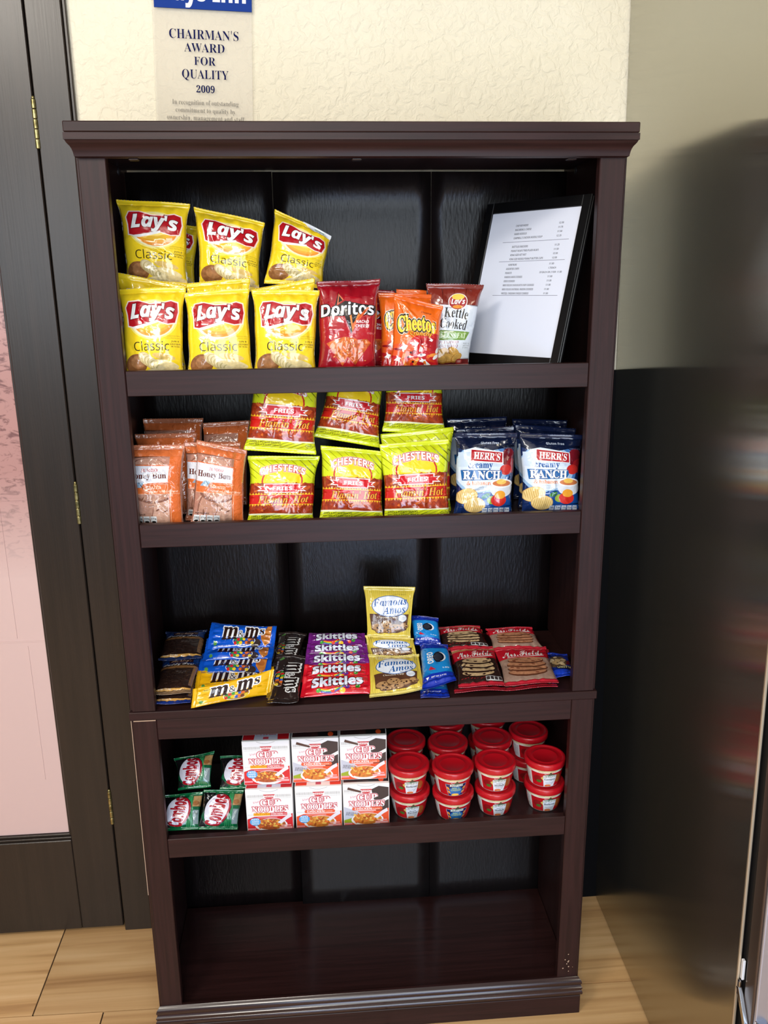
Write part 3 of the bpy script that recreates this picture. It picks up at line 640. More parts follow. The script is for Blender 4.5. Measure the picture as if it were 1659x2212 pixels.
def bowl_art(kind):
    a = Art(230, 46, (186, 16, 28))          # centre x = 115 faces forward
    a.r(0, 36, 230, 46, (232, 214, 168))
    for x in range(8, 228, 27): a.t("No Artificial", x, 41, x+16, 43.2, (150, 130, 90), 'rb'); a.t("Flavors", x+3, 38, x+13, 40, (150, 130, 90), 'rb')
    a.r(56, 0, 74, 38, (222, 220, 218)); [a.r(59, 4+i*3, 71, 5+i*3, (120, 120, 120)) for i in range(10)]
    if kind == 'mac':
        a.p([(92, 31), (139, 31), (133, 0), (98, 0)], (170, 150, 160)); a.p([(93, 30), (138, 30), (132.4, 0), (98.6, 0)], (22, 36, 96)); a.e(115, 12, 15, 14, (40, 110, 180))
        a.t("MAC &", 107, 19, 123, 23, (196, 214, 110), 'sb'); a.t("CHEESE", 104, 13.5, 126, 18, (196, 214, 110), 'sb')
        for x, y, q in ((98, 20, -60), (100, 10, -60), (133, 20, 60), (131, 10, 60)): a.e(x, y, 4.6, 2, (240, 150, 40), q, 12)
        a.e(114, 2, 9, 4.4, (246, 186, 50)); a.e(115, 3, 7, 3, (250, 206, 90))
    else:
        a.e(90, 20, 11, 9, (140, 20, 24)); a.e(92, 14, 6, 3.5, (70, 110, 40)); a.e(136, 20, 8, 12, (168, 90, 40, .4), 20); a.p([(96, 24), (104, 30), (104, 14)], (214, 180, 90))
        a.p([(101, 30), (131, 30), (128, 0), (103, 0)], (222, 228, 238))
        nm = {'beefaroni': ("Beefaroni",), 'ravioli': ("Beef", "Ravioli"), 'spaghetti': ("Spaghetti &", "Meatballs"), 'lasagna': ("Lasagna",)}[kind]
        if len(nm) == 1: a.t(nm[0], 104, 17.5, 128, 22.5, (40, 44, 60), 'rb', off=0.010)
        else: a.t(nm[0], 109, 19.5, 123, 22.5, (40, 44, 60), 'rb', off=0.007); a.t(nm[1], 105, 14, 127, 18.6, (40, 44, 60), 'rb', off=0.010)
        a.t("Pasta in Tomato", 107, 11, 125, 12.6, (70, 110, 150), 'rb'); a.t("and Meat Sauce", 108, 8.6, 124, 10, (70, 110, 150), 'rb')
        a.e(113, 2.5, 8, 4, (214, 106, 60, .4)); a.e(115, 3.5, 5, 2.6, (232, 140, 84, .4)); a.line(120, 4, 129, 20, 1, (170, 176, 184))
    a.p([(103, 28), (106, 32), (113, 34), (116, 37.5), (120, 34), (127, 32), (130, 28), (116, 26.5)], (60, 104, 78)); a.e(117, 35, 2.6, 3.6, (90, 80, 60)); a.t("Chef", 104, 31, 112, 34.5, (230, 240, 230), 'sc')
    a.t("BOYARDEE", 102, 25.5, 130, 31, WHT, 'rb', off=0.014, strokes=((0.066, (50, 96, 70)),))
    return a
def bowl_mac(): return bowl_art('mac')
def bowl_beef(): return bowl_art('beefaroni')
def bowl_rav(): return bowl_art('ravioli')
def bowl_spa(): return bowl_art('spaghetti')
def bowl_las(): return bowl_art('lasagna')
def price_sheet():
    a = Art(216, 279, (222, 226, 240)); k = (70, 72, 84)
    rows = [(78, 252, "CHEF BOYARDEE", 182, "$2.00"), (78, 244, "MACARONI & CHEESE", 182, "$1.75"), (78, 236, "RAMEN NOODLES", 182, "$1.00"), (78, 228, "CAMPBELL'S CHICKEN NOODLE SOUP", 182, "$2.25"),
            (78, 211, "SKITTLES/SNICKERS", 182, "$1.25"), (78, 203, "PEANUT M&M'S/TWIX/PLAIN M&M'S", 182, "$1.50"), (78, 195, "KING SIZE KIT KAT", 182, "$2.00"), (78, 187, "KING SIZE REESES PEANUT BUTTER CUPS", 182, "$2.00"),
            (78, 176, "HONEYBUNS", 178, "$1.00"), (74, 168, "ASSORTED CHIPS", 178, "$.75EACH"), (74, 160, "PEANUTS", 158, ".59 EACH OR 2 FOR  $1.00"), (74, 152, "FAMOUS AMOS COOKIES", 180, "$1.00"),
            (74, 144, "OREO COOKIES", 180, "$1.00"), (74, 136, "MRS FIELDS CHOCOLATE CHIP COOKIES", 180, "$1.00"), (74, 128, "MRS FIELDS OATMEAL RAISIN COOKIES", 178, "$1.00"), (74, 120, "PRETZEL CHEDDAR CHEESE COMBOS", 178, "$1.00")]
    for x, y, s, x2, p in rows:
        a.t(s, x-12, y-2, x-12+len(s)*2.35, y+1.9, k, 'sb'); a.t(p, x2-12, y-2, x2-12+len(p)*2.2, y+1.9, k, 'sb')
    for y, x0, x1 in ((220, 40, 200), (182, 40, 200), (115.5, 40, 200)): a.r(x0, y, x1, y+.8, (110, 112, 130))
    return a
_art = {}
def art(fn, grid=4.2):
    if fn not in _art: a = fn(); a.build(grid, grid); _art[fn] = a
    return _art[fn]
# ------------------------------------------------------------------ setting
def struct(name, o): o.name = name; o['kind'] = 'structure'; return o
WY = 0.345                                  # face of the wall behind the bookcase
bm = bmesh.new(); box(bm, -0.56, 1.6, WY, WY+0.1, 0, 2.75); box(bm, -2.6, -1.56, WY, WY+0.1, 0, 2.75)
wall = struct('wall_back', finish(bm, 'wall_back', M_wall)); tag(wall, 'cream textured plaster wall above and behind the bookcase')
wains = link('wainscot', boxo('wainscot', M_wains, None, -0.515, 1.6, WY-0.006, WY-0.0005, 0, 1.352).data, None, wall)
bpy.data.objects.remove([o for o in C.objects if o.name.startswith('wainscot') and o is not wains][0]); wains.name = 'wainscot'
tag(wains, 'dark painted lower part of the wall')
floor = struct('floor', boxo('floor', M_floor_grout, None, -2.6, 1.6, -4.2, WY+0.05, -0.06, -0.004, bevel=0)); tag(floor, 'floor of wood-striped stone tiles with dark grout')
ang = -0.0177; k = 0; rnd = R(77)
for row in range(-9, 2):
    y0 = 0.0745 + row*0.305; off = {1: 0, 0: -0.742, -1: -0.5887}.get(row, -0.742 + 0.153*((row*7) % 4))
    TL_ = 0.59 if row != -1 else 0.62
    x = off - TL_*4
    while x < 1.6:
        g = 0.0016
        x0, x1, yy0, yy1 = max(x+g, -2.6), min(x+TL_-g, 1.6), y0+g, min(y0+0.305-g, 0.395)
        if x1-x0 > .03 and yy1-yy0 > .02:
            bm = bmesh.new(); box(bm, x0, x1, yy0, yy1, -0.010, 0)
            for v in bm.verts: v.co.y += ang*v.co.x
            finish(bm, 'tile', M_tiles[rnd.randrange(3)], floor)
        x += TL_
# ceiling and its lamps, out of frame above
ceil = struct('ceiling', boxo('ceiling', mat('white_ceiling', rgb(225, 222, 214), 0.9), None, -2.6, 1.6, -4.2, WY+0.1, 2.75, 2.8, bevel=0))

# ------------------------------------------------------------------ door at left
door = empty('door_1', (-0.596, 0.333, 0.0)); door['kind'] = 'structure'; tag(door, 'black-brown wooden door with a frosted rose glass pane')
boxo('door_stile', M_door, door, -0.6965, -0.5965, 0.333, 0.373, 0.010, 2.5, 0.002).location = (0, 0, 0)
for ch in door.children: pass
def dpart(name, m, *b, bevel=0.0015):
    o = boxo(name, m, door, *b, bevel=bevel); return o
dpart('bottom_rail', M_door, -1.45, -0.6967, 0.333, 0.373, 0.010, 0.262)
dpart('door_stile', M_door, -1.55, -1.4502, 0.333, 0.373, 0.010, 2.5)
dpart('glass_bead', M_door, -1.45, -0.697, 0.3385, 0.348, 0.2622, 0.2675, bevel=0.001)
dpart('glass_bead', M_door, -1.45, -0.697, 0.344, 0.352, 0.2677, 0.273, bevel=0.001)
dpart('glass_bead', M_door, -0.702, -0.6968, 0.340, 0.350, 0.2735, 2.4, bevel=0.001)
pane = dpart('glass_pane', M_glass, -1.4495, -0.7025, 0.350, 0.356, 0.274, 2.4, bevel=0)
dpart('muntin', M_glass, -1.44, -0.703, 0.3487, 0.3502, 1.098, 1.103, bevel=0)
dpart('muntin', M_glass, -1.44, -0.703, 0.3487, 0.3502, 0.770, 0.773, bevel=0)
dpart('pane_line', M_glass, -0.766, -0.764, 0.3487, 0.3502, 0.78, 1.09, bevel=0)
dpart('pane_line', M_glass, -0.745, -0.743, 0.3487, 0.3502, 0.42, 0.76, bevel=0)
gl = dpart('dark_crevice', M_dark, -1.9, -0.585, 0.374, 0.38, 0, 2.5, bevel=0); tag(gl, 'dark gap behind the door')
for ch in door.children: ch.matrix_parent_inverse = door.matrix_world.inverted()
bm = bmesh.new(); box(bm, -1.56, -0.5601, 0.386, 0.45, 0, 2.75)
struct('trim_2', finish(bm, 'trim_2', M_wains))
cas = struct('trim_1', boxo('trim_1', M_door, None, -0.5925, -0.5265, 0.328, WY+0.03, 0, 2.5, 0.0018)); tag(cas, 'black-brown door casing between the door and the bookcase')
bead = boxo('casing_bead', M_door, cas, -0.5262, -0.5195, 0.334, WY-0.0002, 0, 2.5, 0.0015)
for z in (1.8385, 1.0920, 0.3490):
    hg = empty('door_hinge', (-0.5945, 0.3275, z)); hg.parent = door; hg.matrix_parent_inverse = door.matrix_world.inverted()
    H = 0.088
    for i in range(5):
        z0 = -H/2+i*H/5
        o = finish(lathe([(0, z0+.0006), (0.0040, z0+.0006), (0.0045, z0+.0014), (0.0045, z0+H/5-.0014), (0.0040, z0+H/5-.0006), (0, z0+H/5-.0006)], 14), 'knuckle', M_brass, hg, smooth=False)
    finish(lathe([(0, H/2), (0.0030, H/2), (0.0034, H/2+.002), (0.002, H/2+.005), (0, H/2+.0055)], 12), 'pin', M_brass, hg, smooth=True)

# ------------------------------------------------------------------ bookcase
bc = empty('bookcase', (0, 0.15, 0)); tag(bc, 'tall espresso-brown bookcase filled with snacks, standing against the cream wall', 'bookcase')
BCI = bc.matrix_world.inverted()
def bp_(o):
    o.matrix_parent_inverse = BCI; return o
h, pw, sw = 0.4425, 0.0431, 0.4472
XI = 0.4325; YB = 0.303
zS1, zS2, zLED, zS4, zBOT = 1.4034, 1.1333, 0.7688, 0.4888, 0.0775
DROP = 0.018
for s in (-1, 1):
    x0, x1 = sorted((s*XI, s*sw))
    bp_(boxo('side_panel', M_wood_v, bc, x0, x1, 0.006, 0.330, zLED, 1.7719))
    bp_(boxo('side_panel', M_wood_v, bc, x0, x1, 0.004, 0.330, 0.0, zLED-0.0168))
    x0, x1 = sorted((s*(h-pw), s*h))
    bp_(boxo('front_stile', M_wood_v, bc, x0, x1, -0.0005, 0.0178, zLED+.0002, 1.742))
    bp_(boxo('front_stile', M_wood_v, bc, x0, x1, -0.0020, 0.0165, 0.0775, zLED-0.0169))
bp_(boxo('worn_edge', M_chip, bc, -0.4478, -0.4468, 0.0032, 0.0046, 0.36, zLED-0.0168, bevel=0))
bp_(boxo('worn_edge', M_chip, bc, -h+.001, -h+pw-.001, -0.0026, 0.0002, zLED-0.0185, zLED-0.0172, bevel=0))
# folded hardboard back in three strips
def back(x0, x1, z0, z1, dy0, dy1, wav, m=None, tilt=0.0):
    bm = bmesh.new(); nx, nz = 10, 14; G = {}
    for i in range(nx+1):
        for j in range(nz+1):
            a, b = i/nx, j/nz
            y = YB - tilt*(1-b)*(1-b) + dy0+(dy1-dy0)*a + wav*math.sin(a*math.pi)*(0.6+0.4*math.sin(b*5+x0*9))
            G[i, j] = bm.verts.new((x0+(x1-x0)*a, y, z0+(z1-z0)*b))
    for i in range(nx):
        for j in range(nz): bm.faces.new((G[i, j], G[i+1, j], G[i+1, j+1], G[i, j+1]))
    r = bmesh.ops.solidify(bm, geom=bm.faces[:], thickness=-0.003)
    bp_(finish(bm, 'back_panel', m or M_back, bc, smooth=True))
back(-XI+.0005, -0.1525, zLED, 1.75, 0.0, -0.006, -0.001)
back(-0.1515, 0.1585, zLED, 1.75, 0.0005, -0.001, 0.0015)
back(0.1595, XI-.0005, zLED, 1.75, -0.001, 0.002, 0.001)
back(-XI+.0005, -0.1525, 0.07, zLED-.018, 0.0, -0.006, -0.001)
back(-0.1515, 0.1585, 0.07, zLED-.018, 0.0005, -0.002, 0.002, M_back_low, 0.016)
back(0.1595, XI-.0005, 0.07, zLED-.018, -0.002, 0.002, 0.001, M_back_low, 0.016)
# shelves with deep front edges
for z, front in ((zS1, 0.0008), (zS2, 0.0008), (zS4, -0.001)):
    sh = bp_(boxo('shelf', M_wood_in, bc, -XI+.0008, XI-.0008, 0.0142, YB-0.006, z-0.034, z-DROP))
    f = boxo('shelf_front', M_wood_h, sh, -h+pw+0.0006, h-pw-0.0006, front, 0.0140, z-0.0424, z, bevel=0.0009)
    f.matrix_parent_inverse = Matrix.Identity(4)
led = bp_(boxo('middle_ledge', M_wood_h, bc, -0.4489, 0.4489, -0.0032, YB-0.006, zLED-0.0166, zLED, bevel=0.0012))
bp_(boxo('ledge_apron', M_wood_h, bc, -h+pw+.0003, h-pw-.0003, -0.0016, 0.014, 0.7093, zLED-0.0168))
bp_(boxo('bottom_shelf', M_wood_gloss, bc, -XI+.0008, XI-.0008, -0.0018, YB-0.004, 0.066, 0.0775))
bp_(boxo('top_board', M_wood_h, bc, -0.4535, 0.4535, -0.0290, 0.3300, 1.7722, 1.7880, bevel=0.0014))
bp_(boxo('top_underside', M_wood_in, bc, -XI, XI, 0.0, YB-.006, 1.7525, 1.7718))
cr = [(0.004, 1.7720), (-0.0265, 1.7720), (-0.0265, 1.7618), (-0.0242, 1.7612), (-0.0226, 1.7585), (-0.0200, 1.7562), (-0.0165, 1.7535), (-0.0138, 1.7500), (-0.0120, 1.7460), (-0.0108, 1.7415), (-0.0104, 1.7392), (-0.0065, 1.7375), (0.004, 1.7375)]
bp_(prism_x('crown_molding', M_wood_h, bc, cr, -h+.004, h-.004, miter=0.62, smooth=True))
ba = [(0.002, 0.0905), (-0.0035, 0.0905), (-0.0060, 0.0880), (-0.0098, 0.0855), (-0.0122, 0.0815), (-0.0120, 0.0775), (-0.0100, 0.0745), (-0.0108, 0.0715), (-0.0136, 0.0690), (-0.0138, 0.0660), (-0.0118, 0.0640), (-0.0124, 0.0610), (-0.0140, 0.0595), (-0.0148, 0.0560), (-0.0140, 0.0520), (-0.0100, 0.0500), (-0.0096, 0.0470), (0.002, 0.0470)]
bp_(prism_x('base_molding', M_wood_gloss, bc, ba, -0.4430, 0.4430, miter=0.7, smooth=True))
bp_(boxo('base_board', M_wood_h, bc, -0.4500, 0.4500, -0.0115, 0.004, 0.0, 0.0466))
for x in (-0.356, -0.002, 0.352):
    bp_(boxo('crown_bracket', M_wood_in, bc, x-.008, x+.008, -0.002, 0.012, 1.7345, 1.7376))
for s in (-1, 1):
    o = finish(lathe([(0, 0), (0.0065, 0), (0.0065, .0012), (0.004, .0018), (0, .0018)], 18), 'cam_cover', M_screw, bc)
    o.matrix_parent_inverse = BCI; o.matrix_world = Matrix.Translation((s*(XI), 0.249, 1.7455)) @ Matrix.Rotation(-s*math.pi/2, 4, 'Y')
rr = R(5)
chips = [(0.4215, 0.148), (0.4150, 0.1345), (0.4228, 0.131), (0.4215, 0.1285), (0.4190, 0.1235), (0.4232, 0.1160), (0.4320, 0.1145), (0.4235, 0.1040), (0.411, 0.1125)]
for x, z in chips:
    o = finish(lathe([(0, 0), (rr.uniform(.0007, .0016), 0), (.0005, .0003), (0, .0004)], 7), 'paint_chip', M_chip, bc)
    o.matrix_parent_inverse = BCI; o.matrix_world = Matrix.Translation((x, -0.0021, z)) @ Matrix.Rotation(math.pi/2, 4, 'X')

# ------------------------------------------------------------------ refrigerator at right (leans a hair)
fr = empty('refrigerator', (0.5905, 0.0, 0.0)); tag(fr, 'brushed stainless steel refrigerator at the right, its side towards the bookcase', 'refrigerator')
def fp(name, m, *b, bevel=0.0015, seg=1):
    return boxo(name, m, fr, *b, bevel=bevel, seg=seg)
fp('side_panel', M_steel, 0.0, 0.0012, -0.392, 0.338, 0.004, 2.62, bevel=0)
fp('side_edge', M_chip if False else mat('brushed_edge_strip', rgb(214, 196, 170), 0.35, metal=0.6), 0.0, 0.004, -0.3965, -0.3925, 0.004, 2.62, bevel=0.0005)
fp('cabinet', M_gasket, 0.0014, 0.75, -0.385, 0.330, 0.02, 2.6)
fp('door_gasket', M_gasket, 0.010, 0.70, -0.408, -0.3865, 0.10, 2.58, bevel=0.004, seg=3)
fp('door', mat('door_edge_steel', rgb(96, 82, 74), 0.4, metal=0.7), 0.0065, 0.75, -0.440, -0.4095, 0.095, 2.6, bevel=0.003, seg=3)
fp('door_skin', mat('door_front_steel', rgb(190, 194, 212), 0.38, metal=0.85), 0.0085, 0.75, -0.4465, -0.4405, 0.097, 2.6, bevel=0.0025, seg=3)
fp('grille', M_gasket, 0.004, 0.74, -0.40, -0.386, 0.02, 0.088)
fp('hinge_tag', M_white, 0.004, 0.0085, -0.4035, -0.397, 0.455, 0.492, bevel=0.0006)
ha = empty('hinge_arm', (0, 0, 0)); ha.parent = fr
boxo('bracket', M_chrome, ha, 0.0005, 0.0045, -0.4040, -0.3972, 0.424, 0.453, 0.001)
bm = bmesh.new(); box(bm, -0.0035, 0.0035, -0.005, 0.005, 0, 0.10)
o = finish(bm, 'arm', M_chrome, ha, bevel=0.0012); o.location = (0.003, -0.3995, 0.440); o.rotation_euler = (math.radians(148), 0, 0)
o = finish(lathe([(0, 0), (0.0085, 0), (0.0095, .0015), (0.0095, .012), (0.008, .014), (0, .014)], 26), 'hinge_pin', M_chrome, fr, smooth=False); o.location = (0.0185, -0.4475, 0.404)
for i, (x, y) in enumerate(((0.03, 0.30), (0.03, -0.36), (0.70, 0.30), (0.70, -0.36))):
    o = finish(lathe([(0, 0), (0.014, 0), (0.014, .006), (0.006, .008), (0.006, .024), (0, .024)], 16), 'foot', M_gasket, fr); o.location = (x, y, 0)
fr.rotation_euler = (0, -0.0222, -0.026)

# ------------------------------------------------------------------ award sign on the wall
aw = empty('award_sign', (-0.2765, WY-0.004, 1.80)); tag(aw, 'clear acrylic award plate with a blue header on the cream wall above the bookcase', 'sign')
M_acr = bpy.data.materials.new('clear_acrylic'); M_acr.use_nodes = True
nt = M_acr.node_tree; b = nt.nodes['Principled BSDF']; b.inputs['Base Color'].default_value = rgb(222, 214, 200); b.inputs['Roughness'].default_value = 0.2
b.inputs['Alpha'].default_value = 0.22; b.inputs['Specular IOR Level'].default_value = 0.25
pl = boxo('acrylic_plate', M_acr, aw, -0.0955, 0.0895, -0.0035, -0.0005, -0.14, 0.34, 0.0006)
hd = boxo('header', mat('royal_blue_print', rgb(20, 56, 136), 0.75, spec=0.2), aw, -0.0915, 0.0895, -0.0052, -0.0037, 0.2385, 0.318, 0.0004)
def words(parent, rows, y, m, name):
    """flat lettering, each line its own thin raised part; rows = (text, style, offset, x0, x1, z0, z1)"""
    for s, st, off, x0, x1, z0, z1 in rows:
        a = Art(200, 200*(z1-z0)/(x1-x0)*1.0, (0, 0, 0)); a.t(s, 0, 0, 200, a.H, (255, 255, 255), st, off=off)
        a.W = 210; a.build(60, 60)
        V, F, col = a.out; keep = col[:, 0] > .5; F = F[keep]; u = np.unique(F); re = -np.ones(len(V), int); re[u] = np.arange(len(u)); V = V[u]; F = re[F]
        bm = bmesh.new(); vs = [bm.verts.new((x0+p[0]/200*(x1-x0), y, z0+p[1]/200*(x1-x0))) for p in V]
        for f in F:
            try: bm.faces.new([vs[i] for i in f])
            except ValueError: pass
        ex = bmesh.ops.extrude_face_region(bm, geom=bm.faces[:])
        for v in [g for g in ex['geom'] if isinstance(g, bmesh.types.BMVert)]: v.co.y -= 0.0004
        finish(bm, name, m, parent)
M_navy = mat('navy_ink', rgb(14, 20, 74), 0.8, spec=0.1); M_greyink = mat('grey_ink', rgb(134, 130, 122), 0.8, spec=0.1)
words(hd, [("Days Inn", 'sb', .012, -0.081, 0.078, 0.2405, 0.2900)], -0.0053, M_white, 'lettering')
words(pl, [("CHAIRMAN'S", 'rb', -.006, -0.0655, 0.0640, 0.1880, 0.2052), ("AWARD", 'rb', -.006, -0.0385, 0.0375, 0.1660, 0.1817), ("FOR", 'rb', -.006, -0.0205, 0.0200, 0.1435, 0.1585),
           ("QUALITY", 'rb', -.006, -0.0440, 0.0440, 0.1165, 0.1362), ("2009", 'rb', 0, -0.0175, 0.0170, 0.0960, 0.1090)], -0.0036, M_navy, 'lettering')
words(pl, [("In recognition of outstanding", 'rb', -.01, -0.0640, 0.0620, 0.0715, 0.0830), ("commitment to quality by", 'rb', -.01, -0.0580, 0.0560, 0.0580, 0.0690), ("ownership, management and staff", 'rb', -.01, -0.0750, 0.0730, 0.0440, 0.0560)], -0.0036, M_greyink, 'lettering')

aw.rotation_euler = (0, math.radians(2.2), 0)
